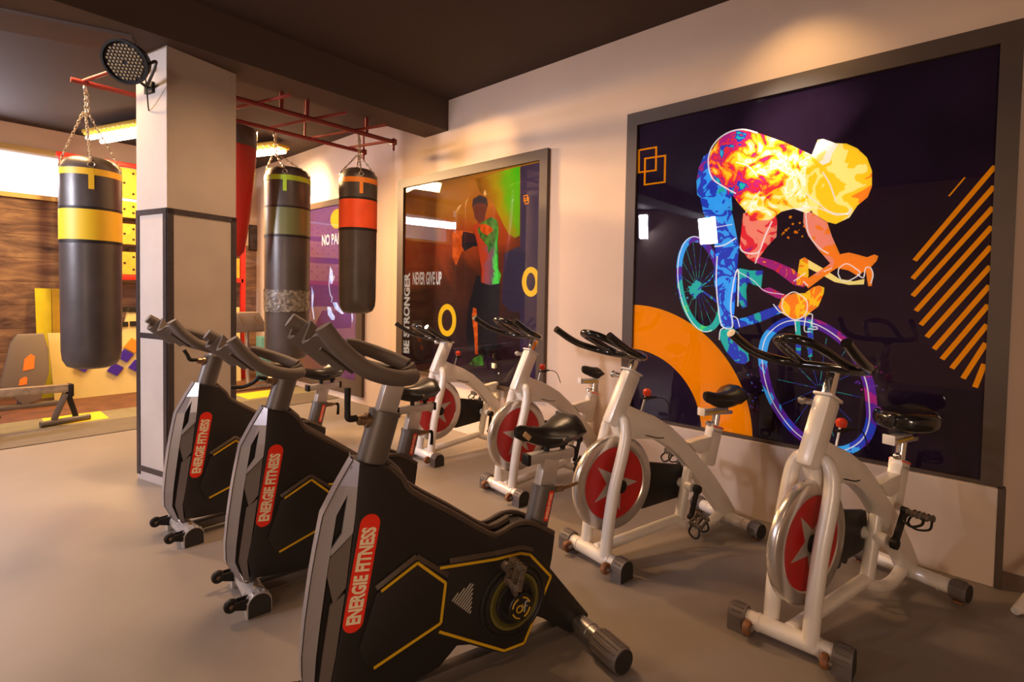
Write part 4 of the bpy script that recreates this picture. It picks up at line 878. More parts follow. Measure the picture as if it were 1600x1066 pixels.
    # head tube, post, lever
    hb = Vector(V(0.105, 0, 0.86)); ht = Vector(V(0.166, 0, 1.075 if lever != 'none' else 1.075)); ell = [(1.0 * math.cos(2 * math.pi * i / 24), 0.80 * math.sin(2 * math.pi * i / 24)) for i in range(24)]
    bm = B(); tube(bm, [hb, ht], 0.054, smooth=False, prof=[(b, a) for a, b in ell]); tube(bm, [ht - (ht - hb).normalized() * 0.008, ht + (ht - hb).normalized() * 0.004], 0.058, smooth=False, prof=[(b, a) for a, b in ell]); fin(bm, 'head_tube', M['tube_grey'], root)
    db = d_bar; du = 0.3 * db
    bm = B(); bar(bm, ht - (ht - hb) * 0.2, V(0.206 + du, 0, 1.205 + db), 0.050, 0.070, 0.006, up=V(1, 0, 0)); fin(bm, 'handlebar_post', M['alu'], root)
    bm = B(); c = Vector(V(0.120, 0, 1.052)); lathe(bm, [(0.012, -0.052), (0.018, -0.046), (0.018, -0.026), (0.026, -0.024), (0.026, 0.004)], c, rot=Vector(V(-1, 0, 0.10)).to_track_quat('Z', 'Y').to_matrix() @ Matrix.Diagonal((1, 1, -1)), seg=20); fin(bm, 'clamp_bolt', M['brass'], root)
    tip = Vector(V(0.048, 0, 1.066))
    if lever == 'up': pth = [tip + Vector((0.020, 0, -0.002)), tip + Vector((-0.008, 0, 0)), tip + Vector((-0.012, 0.0, 0.03)), tip + Vector((-0.012, 0.0, 0.105))]
    elif lever == 'curl': pth = [tip + Vector((0.020, 0, -0.002)), tip + Vector((-0.010, 0.0, 0.006)), tip + Vector((-0.035, 0.01, -0.018)), tip + Vector((-0.075, 0.03, -0.038)), tip + Vector((-0.125, 0.04, -0.036))]
    else: pth = [tip + Vector((0.020, 0, -0.002)), tip + Vector((-0.016, 0, 0.002)), tip + Vector((-0.030, 0, 0.030)), tip + Vector((-0.048, 0, 0.062))]
    bm = B(); tube(bm, pth, [0.011, 0.012, 0.010, 0.011][:len(pth)] if len(pth) < 5 else [0.011, 0.012, 0.009, 0.009, 0.010], 10, n=4); fin(bm, 'clamp_lever', M['black_plastic'], root)
    # moulded handlebar
    def hp(l): return [V(u + du, v, z + db) for u, v, z in l]
    bm = B()
    right = [(-0.105, 0.122, 1.400), (-0.075, 0.122, 1.372), (-0.020, 0.124, 1.322), (0.045, 0.126, 1.262), (0.100, 0.122, 1.232), (0.170, 0.100, 1.210), (0.235, 0.055, 1.200), (0.262, 0.0, 1.200)]
    tube(bm, hp([(-0.070, 0.122, 1.390), (-0.058, 0.122, 1.372)] + right[2:] + [(u, -v, z) for u, v, z in right[-2:1:-1]] + [(-0.098, -0.122, 1.376), (-0.130, -0.122, 1.398)]), [0.026, 0.027, 0.028, 0.028, 0.028, 0.028, 0.028, 0.028, 0.028, 0.028, 0.028, 0.028, 0.028, 0.027, 0.026], 16, n=5)
    tube(bm, hp([(0.255, -0.02, 1.232), (0.215, -0.050, 1.252), (0.150, -0.078, 1.280), (0.085, -0.088, 1.305), (0.050, -0.088, 1.318)]), [0.026, 0.026, 0.025, 0.024, 0.016], 14, n=5)
    tube(bm, hp([(0.245, 0, 1.235), (0.262, 0, 1.205), (0.292, 0, 1.196)]), [0.028, 0.026, 0.006], 14, n=4)
    # folded cradle between the grips
    prf = [(-0.120, -0.118, 1.385), (-0.105, -0.128, 1.362), (-0.092, -0.138, 1.342), (-0.076, -0.124, 1.343), (-0.060, -0.103, 1.371), (-0.042, -0.081, 1.397), (-0.031, -0.081, 1.393), (-0.020, -0.091, 1.369), (-0.006, -0.106, 1.337), (0.005, -0.105, 1.332), (0.018, -0.091, 1.341), (0.032, -0.081, 1.355), (0.050, -0.068, 1.361), (0.080, -0.052, 1.352), (0.112, -0.040, 1.335)]
    nrm = Vector(V(0.66, 0, 0.75)); th = 0.014
    grid = []
    for tt in (0.0, 0.33, 0.66, 1.0):
        row = []
        for v, u, z in prf:
            top_ = max(0.0, (z - 1.342 - (u + 0.115) * 0.15) / 0.05)
            row.append(Vector(V(u + (0.112 - 0.02 * top_) * tt, v, z - (0.097 + 0.012 * top_) * tt)))
        grid.append(row)
    topv = [[bm.verts.new(p + Vector((du, 0, db)) + nrm * th / 2) for p in r_] for r_ in grid]; botv = [[bm.verts.new(p + Vector((du, 0, db)) - nrm * th / 2) for p in r_] for r_ in grid]
    nr_, nc = len(grid), len(prf)
    for i in range(nr_ - 1):
        for j in range(nc - 1):
            bm.faces.new((topv[i][j], topv[i][j + 1], topv[i + 1][j + 1], topv[i + 1][j])); bm.faces.new((botv[i][j], botv[i + 1][j], botv[i + 1][j + 1], botv[i][j + 1]))
    for j in range(nc - 1):
        bm.faces.new((topv[0][j], botv[0][j], botv[0][j + 1], topv[0][j + 1])); bm.faces.new((topv[-1][j], topv[-1][j + 1], botv[-1][j + 1], botv[-1][j]))
    for i in range(nr_ - 1):
        bm.faces.new((topv[i][0], topv[i + 1][0], botv[i + 1][0], botv[i][0])); bm.faces.new((topv[i][-1], botv[i][-1], botv[i + 1][-1], topv[i + 1][-1]))
    hb_o = fin(bm, 'handlebar', M['foam'], root, ang=50)
    bm = B()
    for v in (0.078, -0.050):
        tube(bm, hp([(-0.070, v + 0.012, 1.318), (0.00, v + 0.012, 1.258), (0.03, v + 0.012, 1.236)]), 0.006, 8)
    fin(bm, 'groove_strip', M['bevel'], hb_o)
    # cranks
    bm = B(); lathe(bm, [(0.050, -0.108), (0.054, -0.100), (0.054, 0.100), (0.050, 0.108)], V(0.668, 0, 0.287), 'Y', 32); lathe(bm, [(0.050, -0.134), (0.054, -0.130), (0.054, -0.100), (0.050, -0.098)], V(0.668, 0, 0.287), 'Y', 32); cb = fin(bm, 'crank_boss', M['shell'], root)
    bm = B()
    for a0 in (20, 110, 200, 290): 
        pts = [V(0.668 + 0.040 * math.cos(math.radians(a0 + q * 15)), 0.1350, 0.287 + 0.040 * math.sin(math.radians(a0 + q * 15))) for q in range(5)]
        tube(bm, pts, 0.0032, 6, smooth=False)
    tube(bm, [V(0.660 + 0.013 * math.cos(math.radians(q * 30)), 0.1350, 0.284 + 0.013 * math.sin(math.radians(q * 30))) for q in range(12)], 0.003, 6, smooth=False)
    bar(bm, V(0.673, 0.1350, 0.272), V(0.673, 0.1350, 0.300), 0.005, 0.002, up=V(0, 1, 0))
    fin(bm, 'emblem', M['yellow_line'], cb)
    bm = B(); tube(bm, [V(0.682, 0.1356, 0.268), V(0.684, 0.1356, 0.292), V(0.690, 0.1356, 0.306), V(0.700, 0.1356, 0.306)], 0.0035, 6); bar(bm, V(0.676, 0.1356, 0.288), V(0.696, 0.1356, 0.288), 0.005, 0.002, up=V(0, 1, 0)); fin(bm, 'emblem', M['pale_line'], cb)
    pedal_set(root, (0.668, 0.287), 1, crank_ang, 0.185, 0.112, M['shroud_dark'], M['pedal'], tilt=75, strap=False)
    pedal_set(root, (0.668, 0.287), -1, crank_ang + 180, 0.185, 0.112, M['shroud_dark'], M['pedal'], tilt=20)
    # seat tube assembly
    sb = Vector(V(0.815, 0, 0.50)); st = Vector(V(0.862, 0, 0.690))
    bm = B(); tube(bm, [sb, st], 0.054, smooth=False, prof=[(b, a) for a, b in ell]); tube(bm, [st - Vector((0.002, 0, 0.012)), st + Vector((0.001, 0, 0.004))], 0.059, smooth=False, prof=[(b, a) for a, b in ell]); stb = fin(bm, 'seat_tube', M['tube_grey'], root)
    ax = (st - sb).normalized(); mid = sb.lerp(st, 0.60) + Vector(V(0.012, 0.0435, 0))
    bm = B(); bar(bm, mid - ax * 0.062, mid + ax * 0.062, 0.022, 0.002, up=(0, -1, 0)); sd_ = fin(bm, 'seat_tube_decal', M['decal_red'], stb, smooth=False)
    bm = text_bm('ENERGIE FITNESS', 0.105, 0.013, basis(mid + Vector((0, -0.0014, 0)), ax, Vector((0, -1, 0)).cross(ax)), 0.02); fin(bm, 'lettering', M['decal_cream'], sd_, smooth=False)
    zr = 0.800 + d_seat; pu = 0.862 + (zr - .69) * .22
    bm = B(); bar(bm, st - ax * 0.03, V(pu, 0, zr), 0.050, 0.078, 0.005, up=V(1, 0, 0)); fin(bm, 'seat_post', M['alu'], root)
    bm = B(); c = st + Vector(V(0.05, 0, -0.03)); cyl(bm, c, c + Vector(V(0.045, 0.0, -0.002)), 0.015, 14); cyl(bm, c + Vector(V(0.045, 0, -0.002)), c + Vector(V(0.075, 0.0, -0.002)), 0.009, 12); fin(bm, 'clamp_bolt', M['brass'], root)
    if lever == 'up': bm = B(); tube(bm, [c + Vector(V(0.07, 0, -0.002)), c + Vector(V(0.13, 0, 0.004))], 0.008, 10, smooth=False); fin(bm, 'clamp_lever', M['brass'], root)
    bm = B()
    if lever != 'up': tube(bm, [c + Vector(V(0.07, 0, -0.002)), c + Vector(V(0.090, 0, -0.006)), c + Vector(V(0.095, 0, -0.03)), c + Vector(V(0.092, 0, -0.085))], [0.009, 0.010, 0.009, 0.011], 10); fin(bm, 'clamp_lever', M['black_plastic'], root)
    else: bm.free()
    bm = B(); bar(bm, V(0.775, 0, zr + 0.012), V(1.005, 0, zr + 0.012), 0.046, 0.042, 0.004); sl = fin(bm, 'seat_slider', M['alu'], root)
    bm = B(); box(bm, V(0.768, 0, zr + 0.012), (0.018, 0.050, 0.046), None, 0.004); box(bm, V(1.012, 0, zr + 0.012), (0.018, 0.050, 0.046), None, 0.004); fin(bm, 'slider_end', M['black_plastic'], sl)
    bm = B(); cyl(bm, V(0.87, 0, zr + 0.03), V(0.87, 0, zr + 0.085), 0.013, 12); box(bm, V(0.90, 0, zr + 0.075), (0.08, 0.05, 0.018), None, 0.005); cyl(bm, V(0.955, 0, zr + 0.03), V(0.955, 0, zr + 0.052), 0.012, 12); box(bm, V(0.955, 0, zr + 0.055), (0.040, 0.03, 0.014), None, 0.004); fin(bm, 'saddle_clamp', M['black_plastic'], root)
    su = saddle_u
    bm = saddle_bm(0.712 + su, 0.305, zr + 0.172, 0.122, 0.108, 0.020); sd = fin(bm, 'saddle', M['saddle'], root, ang=60)
    if worn:
        bm = B()
        box(bm, V(0.752 + su, 0.026, zr + 0.118), (0.040, 0.006, 0.022), Matrix.Rotation(0.7, 3, 'Y'), 0.002); box(bm, V(0.92 + su, 0.078, zr + 0.10), (0.05, 0.012, 0.012), None, 0.004)
        fin(bm, 'worn_patch', M['saddle_worn'], sd)
    return root

M['dull'] = mat('dull_ring_print', (0.13, 0.11, 0.02), 0.5)
black_bike((0.892, 1.569), -0.295, 'black spin bike nearest the camera showing its whole side with crank and pedal', d_bar=0.0, lever='up')
black_bike((1.004, 2.559), -0.157, 'black spin bike in the middle of the three black ones', d_bar=-0.115, lever='curl')
black_bike((0.989, 3.495), -0.008, 'black spin bike farthest back, standing against the beige pillar', d_bar=-0.080, lever='short', d_seat=-0.01, worn=False)

# ================================================================== PUNCHING BAGS AND RACK
RZ = 3.10
YA, YBAR = 4.64, 5.25
def chain(bm, a, b, link=0.034, r=0.0035):
    a = Vector(a); b = Vector(b); n = max(2, int((b - a).length / (link * 0.72))); d = (b - a).normalized()
    x = d.cross(Vector((0, 1, 0))); x = x.normalized() if x.length > .01 else Vector((1, 0, 0)); y = d.cross(x)
    for i in range(n):
        c = a.lerp(b, (i + 0.5) / n); s = x if i % 2 else y; pts = [c + d * link * 0.5 * math.cos(t) + s * link * 0.26 * math.sin(t) for t in [j * math.pi / 3 for j in range(6)]]
        tube(bm, pts, r, 5, smooth=False, closed=True)
def bag(loc, R, z0, z1, label, band, strap, hook_z, chains=4, hook=None, tape=False, tagm=None, band_z=(0.60, 0.78), lean=0.0, twist=0.0):
    root = thing('punching_bag', label, 'punching bag', (loc[0], loc[1], z0), twist, 'hanging punching bags')
    h = z1 - z0
    bm = B(); prof = [(0.0, 0.0), (R * 0.55, 0.004), (R * 0.80, 0.025), (R * 0.93, 0.075), (R * 0.97, 0.15), (R * 0.985, h * 0.4), (R, h * 0.75), (R, h - 0.13), (R * 0.985, h - 0.105), (R * 0.93, h - 0.07), (R * 0.80, h - 0.032), (R * 0.60, h - 0.010), (R * 0.35, h), (0.0, h)]
    lathe(bm, prof, (0, 0, 0), 'Z', 48); bd = fin(bm, 'bag_body', M['bag'], root, ang=50)
    def band_(za, zb, rr, m, nm):
        b = B(); seg = 48; rings = []
        for z, q in ((za, 1.0), (za, rr), (zb, rr), (zb, 1.0)): rings.append([b.verts.new((R * q * math.cos(2 * math.pi * k / seg), R * q * math.sin(2 * math.pi * k / seg), z)) for k in range(seg)])
        for A, D in zip(rings, rings[1:]):
            for k in range(seg): b.faces.new((A[k], A[(k + 1) % seg], D[(k + 1) % seg], D[k]))
        return fin(b, nm, m, bd)
    band_(h * band_z[0], h * band_z[1], 1.006, band, 'colour_band')
    band_(h * band_z[0] - 0.025, h * band_z[0], 1.010, M['black_plastic'], 'seam'); band_(h * band_z[1], h * band_z[1] + 0.02, 1.010, M['black_plastic'], 'seam')
    band_(h - 0.165, h - 0.115, 1.012, strap, 'top_strap')
    for q in range(4):
        a = q * math.pi / 2 + 0.35; b = B(); n = 5; w = 0.035 / R
        rows = [[b.verts.new((R * 1.014 * math.cos(a + t * w - w / 2), R * 1.014 * math.sin(a + t * w - w / 2), z)) for t in (0, .5, 1)] for z in (h - 0.275, h - 0.118)]
        for t in range(2): b.faces.new((rows[0][t], rows[0][t + 1], rows[1][t + 1], rows[1][t]))
        fin(b, 'strap_tab', tagm or strap, bd)
        b = B(); c = Vector((R * 0.97 * math.cos(a), R * 0.97 * math.sin(a), h - 0.085)); tube(b, [c + Vector((0.022 * math.cos(t) * math.cos(a + 1.57), 0.022 * math.cos(t) * math.sin(a + 1.57), 0.022 * math.sin(t))) for t in [j * math.pi / 5 for j in range(10)]], 0.004, 6, closed=True, smooth=False); fin(b, 'ring', M['chain'], bd)
    if tape:
        b = B(); seg = 48; rings = []; rr = random.Random(5); z_a = h * 0.255; z_b = h * 0.365
        for i in range(7):
            z = z_a + (z_b - z_a) * i / 6; rings.append([b.verts.new((R * (1.006 + rr.uniform(0, .015)) * math.cos(2 * math.pi * k / seg), R * (1.006 + rr.uniform(0, .015)) * math.sin(2 * math.pi * k / seg), z + (rr.uniform(-.008, .008)))) for k in range(seg)])
        for A, D in zip(rings, rings[1:]):
            for k in range(seg): b.faces.new((A[k], A[(k + 1) % seg], D[(k + 1) % seg], D[k]))
        fin(b, 'wrapped_tape', M['tape'], bd, smooth=False)
    hk = Vector(hook) - Vector((loc[0], loc[1], z0)) if hook else Vector((0, 0, hook_z - z0))
    hk.rotate(Matrix.Rotation(-twist, 3, 'Z'))
    b = B()
    join = hk - Vector((0, 0, min(0.18, hk.z - h - 0.1)))
    for q in range(4):
        a = q * math.pi / 2 + 0.35; chain(b, (R * 0.93 * math.cos(a), R * 0.93 * math.sin(a), h - 0.055), join + Vector((0.015 * math.cos(a), 0.015 * math.sin(a), 0)))
    chain(b, join, hk); chain(b, join + Vector((0.02, 0, 0)), hk + Vector((0.01, 0, 0)))
    fin(b, 'hanging_chain', M['chain'], root)
    b = B(); tube(b, [hk + Vector((0, 0.028 * math.cos(t), 0.028 * math.sin(t))) for t in [j * math.pi / 5 for j in range(10)]], 0.006, 6, closed=True, smooth=False); fin(b, 'hook', M['steel'], root)
    return root
def hz(x, y, px, py):   # height seen at a photograph point above a floor spot
    d = ray(px, py); kq = (x * d.x + y * d.y) / (d.x ** 2 + d.y ** 2); return CAM_H + kq * d.z
def spot_at(px, Y): d = ray(px, 400); return d.x * Y / d.y
bx = spot_at(143, 5.25)
bag((bx, 5.25), 0.198, hz(bx, 5.25, 143, 575), hz(bx, 5.25, 143, 247), 'black punching bag with a yellow band hanging left of the pillar', M['bag_yellow'], M['bag_yellow_strap'], RZ, hook=(bx - .03, 5.25, RZ - .050), band_z=(0.605, 0.745), twist=-0.5)
bx = spot_at(449, 5.25)
bag((bx, 5.25), 0.218, hz(bx, 5.25, 449, 562), hz(bx, 5.25, 449, 262), 'black punching bag with olive band and lime strap, wrapped in tape', M['bag_olive'], M['bag_green'], RZ, hook=(bx - .13, 5.25, RZ - .050), tape=True, band_z=(0.645, 0.78), twist=-0.9)
bx = spot_at(559, 4.64)
bag((bx, 4.64), 0.186, hz(bx, 4.64, 559, 490), hz(bx, 4.64, 559, 264), 'shorter black punching bag with a bright orange red band', M['bag_orange'], M['bag_orange_strap'], RZ, hook=(bx, 4.64, RZ - .050), tagm=M['bag_orange_strap'], band_z=(0.585, 0.775), twist=-0.75)
# red pear shaped bag behind the pillar
bx = spot_at(360, 5.25); rb = thing('punching_bag', 'long red tapered punching bag half hidden behind the pillar', 'punching bag', (bx, 5.25, 0), 0, 'hanging punching bags')
bm = B(); zt, zb_ = hz(bx, 5.25, 372, 232), hz(bx, 5.25, 372, 398)
lathe(bm, [(0.0, zb_ - 0.02), (0.08, zb_ - .015), (0.118, zb_ + .03), (0.145, zb_ + 0.20), (0.175, zb_ + 0.42), (0.208, zb_ + (zt - zb_) * .75), (0.222, zt - 0.02), (0.222, zt), (0.0, zt)], (0, 0, 0), 'Z', 40); rbo = fin(bm, 'bag_body', M['bag_red'], rb)
bm = B(); lathe(bm, [(0.222, zt), (0.225, zt + 0.005), (0.225, zt + 0.14), (0.215, zt + 0.18), (0.0, zt + 0.18)], (0, 0, 0), 'Z', 40); fin(bm, 'bag_collar', M['bag'], rb)
for a in (-0.15, 1.25, 2.8, 4.3):
    bm = B(); w = .17
    rows = [[bm.verts.new((0.229 * math.cos(a + t), 0.229 * math.sin(a + t), z)) for t in (-w, 0, w)] for z in (zt + 0.10, zt + 0.19)]
    for t in range(2): bm.faces.new((rows[0][t], rows[0][t + 1], rows[1][t + 1], rows[1][t]))
    fin(bm, 'bag_patch', M['bag_red'], rb)
bm = B()
for a in (0.3, 2.4, 4.5): chain(bm, (0.20 * math.cos(a), 0.20 * math.sin(a), zt + 0.17), (0, 0, RZ - 0.02))
fin(bm, 'hanging_chain', M['chain'], rb)

rack = thing('hanging_rack', 'dark red tubular rack bolted under the ceiling beam, carrying the bags', 'rack', (2.0, 4.95, RZ))
O = rack.location
def rt(a, b, r=0.019, nm='rail'):
    bm = B(); cyl(bm, Vector(a) - O, Vector(b) - O, r, 12); return fin(bm, nm, M['rack_red'], rack)
rt((-0.6 + 1.95, YA, RZ), (3.28, YA, RZ), 0.022); rt((1.35, YA + 0.07, RZ + 0.02), (3.28, YA + 0.07, RZ + 0.02), 0.016)
rt((0.72, YBAR, RZ), (3.32, YBAR, RZ), 0.020)
for x in (0.80, 1.72, 2.24, 2.67, 3.12):
    ln = 0.72 if x < 1 else 1.02
    if x > 3: ln = .62
    rt((x, YBAR, RZ + 0.015), (x + ln * 0.25, YBAR - ln * 0.97, RZ + 0.015), 0.014, 'rung')
for x in (2.08, 2.32, 2.95): rt((x, YA, RZ), (x, YA, 3.268), 0.017, 'hanger')
for x in (1.62, 2.6, 3.3): rt((x, YBAR, RZ), (x, YBAR, 3.598), 0.010, 'hanger')
for x, y in ((3.28, YA), (3.30, YBAR)):
    bm = B(); cyl(bm, Vector((x, y, RZ + 0.04)) - O, Vector((x, y, RZ - 0.09)) - O, 0.012, 10); box(bm, Vector((x, y, RZ)) - O, (0.05, 0.06, 0.06), None, 0.006); fin(bm, 'end_clamp', M['rack_red'], rack)

# ================================================================== PILLAR SPOTLIGHT
pl = Vector((0.86, 4.22, 2.99))
par = thing('stage_light', 'round black LED stage light mounted on the left face of the pillar', 'spotlight', pl)
fwd = (Vector((0, 0, 1.4)) - pl).normalized(); fwd = (fwd + Vector((-0.55, 0, -0.25))).normalized(); q = fwd.to_track_quat('Z', 'Y').to_matrix()
bm = B(); lathe(bm, [(0.070, -0.13), (0.105, -0.11), (0.125, -0.03), (0.138, 0.0), (0.138, 0.022), (0.124, 0.022), (0.122, 0.008), (0.0, 0.008)], (0, 0, 0), seg=40, rot=q); fin(bm, 'housing', M['black_plastic'], par)
lens = B()
n = 0
for i in range(-5, 6):
    for j in range(-5, 6):
        x = (i + 0.5 * (j % 2)) * 0.0225; y = j * 0.0200
        if x * x + y * y < 0.112 ** 2 and (x * x + y * y) > 0.008 ** 2:
            lathe(lens, [(0.0088, 0.006), (0.0080, 0.013), (0.0, 0.016)], q @ Vector((x, y, 0)), seg=8, rot=q)
fin(lens, 'lens_array', M['lens'], par)
wp = P1 + dl * 0.20 + Vector((0, 0, 2.99)) - pl
bm = B(); s_ = q @ Vector((1, 0, 0))
tube(bm, [s_ * 0.138, s_ * 0.14 - fwd * 0.10, wp + (dr * -0.03)], 0.010, 8); tube(bm, [-s_ * 0.138, -s_ * 0.14 - fwd * 0.10, wp + (dr * -0.03)], 0.010, 8)
box(bm, wp - dr * 0.012, (0.02, 0.10, 0.08), Matrix.Rotation(math.radians(14.5), 3, 'Z')); fin(bm, 'bracket', M['black_plastic'], par)
bm = B(); tube(bm, [-fwd * 0.12, -fwd * 0.2 + Vector((0.02, 0, -0.05)), wp + Vector((-0.01, 0.02, -0.16)), wp + Vector((-0.006, 0.04, 0.05))], 0.005, 6); fin(bm, 'cable', M['black_plastic'], par)

# ================================================================== TUBE LAMPS SEEN IN VIEW
def tube_lamp(a, b, label, sep=0.11):
    a = Vector(a); b = Vector(b); root = thing('tube_lamp', label, 'ceiling light', (a + b) / 2, 0); O2 = root.location; d = (b - a).normalized(); s = Vector((-d.y, d.x, 0))
    bm = B(); bar(bm, a - O2 + Vector((0, 0, .07)), b - O2 + Vector((0, 0, .07)), 0.30, 0.05, 0.01)
    n = int((b - a).length / 0.09)
    for i in range(n): c = a.lerp(b, (i + .5) / n) - O2 + Vector((0, 0, .055)); bar(bm, c - s * .15, c + s * .15, 0.012, 0.07)
    fin(bm, 'reflector', M['lamp_yellow'], root)
    for t in (-1, 1):
        bm = B(); cyl(bm, a - O2 + s * sep * t / 2, b - O2 + s * sep * t / 2, 0.028, 12); fin(bm, 'glow_tube', M['tube_emit'], root)
    for t in (0.1, 0.9):
        bm = B(); c = a.lerp(b, t) - O2; cyl(bm, c + Vector((0, 0, .09)), c + Vector((0, 0, ZC - a.z)), 0.006, 8); fin(bm, 'hanger', M['steel'], root)
    return root
tube_lamp((1.42, 8.62, 3.42), (1.80, 7.45, 3.42), 'bright twin tube lamp under the ceiling left of the pillar', 0.16)
tube_lamp((3.06, 7.72, 3.44), (3.24, 7.22, 3.44), 'bright tube lamp beside the red punching bag')

# ================================================================== FAR LEFT CORNER
rig = thing('peg_board_rig', 'red framed climbing peg board with yellow panels behind the yellow banded bag', 'peg board', (2.2, 9.0, 0)); O = rig.location
def rg(bm, x0, x1, y0, y1, z0, z1, bev=0): box(bm, Vector(((x0 + x1) / 2, (y0 + y1) / 2, (z0 + z1) / 2)) - O, (x1 - x0, y1 - y0, z1 - z0), None, bev)
for x in (1.14, 3.40):
    bm = B(); rg(bm, x - .035, x + .035, 8.96, 9.03, 0, 3.24, .004); fin(bm, 'upright', M['rig_red'], rig)
bm = B(); rg(bm, 1.08, 3.45, 8.955, 9.035, 3.20, 3.26, .004); fin(bm, 'cross_bar', M['rig_red'], rig)
bm = B(); rg(bm, 1.15, 3.40, 8.96, 9.03, 1.60, 1.67, .004); fin(bm, 'cross_bar', M['rig_red'], rig)
for z0, z1 in ((2.76, 3.19), (2.49, 2.67 + .05), (2.11, 2.40), (1.68, 2.0)):
    bm = B(); rg(bm, 1.20, 3.35, 8.985, 9.01, z0, z1); pn = fin(bm, 'peg_panel', M['ply'], rig, smooth=False)
    bm = B(); i = 0
    x = 1.28
    while x < 3.3:
        for zz in ((z0 + 0.07, z1 - 0.07) if (i % 2 == 0) else ((z0 + z1) / 2,)):
            lathe(bm, [(0.017, 0), (0.017, 0.003), (0, 0.003)], Vector((x, 8.985, zz)) - O, rot=Vector((0, -1, 0)).to_track_quat('Z', 'Y').to_matrix(), seg=10)
        x += 0.105; i += 1
    fin(bm, 'peg_holes', M['hole'], pn)
# leaning boards and cream mat
bm = B(); prism(bm, [(0.90, 0), (1.04, 0), (1.04, 1.46), (0.88, 1.46)], 0, 0.03, fn=lambda u, v, z: (u, 9.12 + z * .10 / 1.46 - v, z)); bb = fin(bm, 'leaning_board', M['board_y'], smooth=False); tag(bb, 'yellow green board leaning on the plank wall left of the bag', 'board')
bm = B(); prism(bm, [(1.05, 0), (1.30, 0), (1.30, 1.46), (1.045, 1.46)], 0, 0.03, fn=lambda u, v, z: (u, 9.12 + z * .10 / 1.46 - v, z)); bb = fin(bm, 'leaning_board', M['board_o'], smooth=False); tag(bb, 'ochre board leaning beside the yellow green board', 'board')
cr = thing('padded_board', 'cream board with blue and orange diamonds standing behind the yellow banded bag', 'board', (1.6, 9.0, 0)); O = cr.location
fnc = lambda u, v, z: Vector((u, 8.84 + z * .07 / 1.2 - v, z)) - O
bm = B(); prism(bm, [(1.02, 0.0), (3.30, 0.0), (3.30, 1.20), (1.82, 1.20), (1.75, 0.88), (0.965, 0.88)], 0, 0.05, fn=fnc); fin(bm, 'board_panel', M['cream'], cr, smooth=False)
def on_board(px, py): p = on_y(px, py, 8.80); return (p.x, p.z)
def dia(px, py, r, m, nm='diamond'):
    u, z = on_board(px, py); bm = B(); prism(bm, [(u - r, z - r * .15), (u - r * .15, z + r), (u + r, z + r * .15), (u + r * .15, z - r)], 0.052, 0.085, 0.004, fn=fnc); fin(bm, nm, m, cr, smooth=False)
for px, py in ((180, 577), (196, 556), (213, 572), (130, 571)): dia(px, py, 0.095, M['diamond_blue'])
dia(208, 540, 0.11, M['diamond_orange'])
for px, py in ((210, 484), (193, 484), (212, 506), (193, 507)):
    u, z = on_board(px, py); bm = B(); prism(bm, [(u - .06, z - .035), (u + .06, z - .035), (u + .06, z + .035), (u - .06, z + .035)], 0.052, 0.07, 0.003, fn=fnc); fin(bm, 'black_block', M['black_plastic'], cr, smooth=False)

# rowing machine
rw = thing('rowing_machine', 'grey rowing machine rail on an A shaped leg at the left edge', 'rowing machine', (0.9, 7.25, 0)); O = rw.location
bm = B(); a = Vector((0.98, 7.25, 0.395)); b = Vector((-0.55, 7.05, 0.455)); bar(bm, a - O, b - O, 0.085, 0.085, 0.012); fin(bm, 'rail', M['steel'], rw)
bm = B(); bar(bm, Vector((0.99, 7.25, 0.37)) - O, Vector((0.94, 7.243, 0.37)) - O, 0.10, 0.14, 0.012); fin(bm, 'rail_end', M['black_plastic'], rw)
bm = B(); pl_ = Vector((0.79, 7.23, 0.05)); bar(bm, Vector((0.93, 7.24, 0.34)) - O, Vector((0.83, 7.24, 0.06)) - O, 0.05, 0.07, 0.008, up=(0, 1, 0)); fin(bm, 'leg', M['tube_grey'], rw)
bm = B(); bar(bm, Vector((0.95, 7.28, 0.34)) - O, Vector((1.02, 7.30, 0.06)) - O, 0.05, 0.06, 0.008, up=(0, 1, 0)); fin(bm, 'leg', M['shell'], rw)
bm = B(); cyl(bm, Vector((0.72, 7.20, 0.042)) - O, Vector((1.14, 7.30, 0.042)) - O, 0.032, 16); fin(bm, 'foot_bar', M['tube_grey'], rw)
bm = B(); bar(bm, Vector((0.30, 7.15, 0.43)) - O, Vector((-0.2, 7.09, 0.44)) - O, 0.20, 0.05, 0.02); bar(bm, Vector((0.42, 7.1, 0.20)) - O, Vector((-0.2, 7.1, 0.17)) - O, 0.14, 0.03, 0.01); tube(bm, [Vector((0.2, 7.0, 0.0)) - O, Vector((0.25, 7.02, 0.2)) - O, Vector((0.28, 7.1, 0.45)) - O], 0.03, 10); fin(bm, 'foot_plate', M['black_plastic'], rw)
# weight bench back with orange badge
wb = thing('weight_bench', 'dark padded bench back with an orange badge by the rowing machine', 'bench', (0.68, 8.5, 0)); O = wb.location
bm = B(); pts = [(0.50, 0.30), (0.60, 0.80), (0.66, 0.90), (0.90, 0.90), (0.94, 0.70), (0.94, 0.42), (0.86, 0.10), (0.70, 0.04)]
prism(bm, pts, -0.05, 0.05, 0.02, fn=lambda u, v, z: Vector((u, 8.5 + z * .12 - v, z)) - O); fin(bm, 'bench_pad', M['grey_pad'], wb)
for c, w, h in (((0.755, 0.56), 0.055, 0.10), ((0.70, 0.34), 0.04, 0.05)):
    bm = B(); prism(bm, [(c[0] - w, c[1] - h), (c[0] + w * .8, c[1] - h * .8), (c[0] + w, c[1] + h * .7), (c[0] + w * .3, c[1] + h), (c[0] - w * .7, c[1] + h * .4)], 0.050, 0.056, 0.0, fn=lambda u, v, z: Vector((u, 8.5 + z * .12 - v, z)) - O); fin(bm, 'orange_badge', M['spot_orange'], wb, smooth=False)
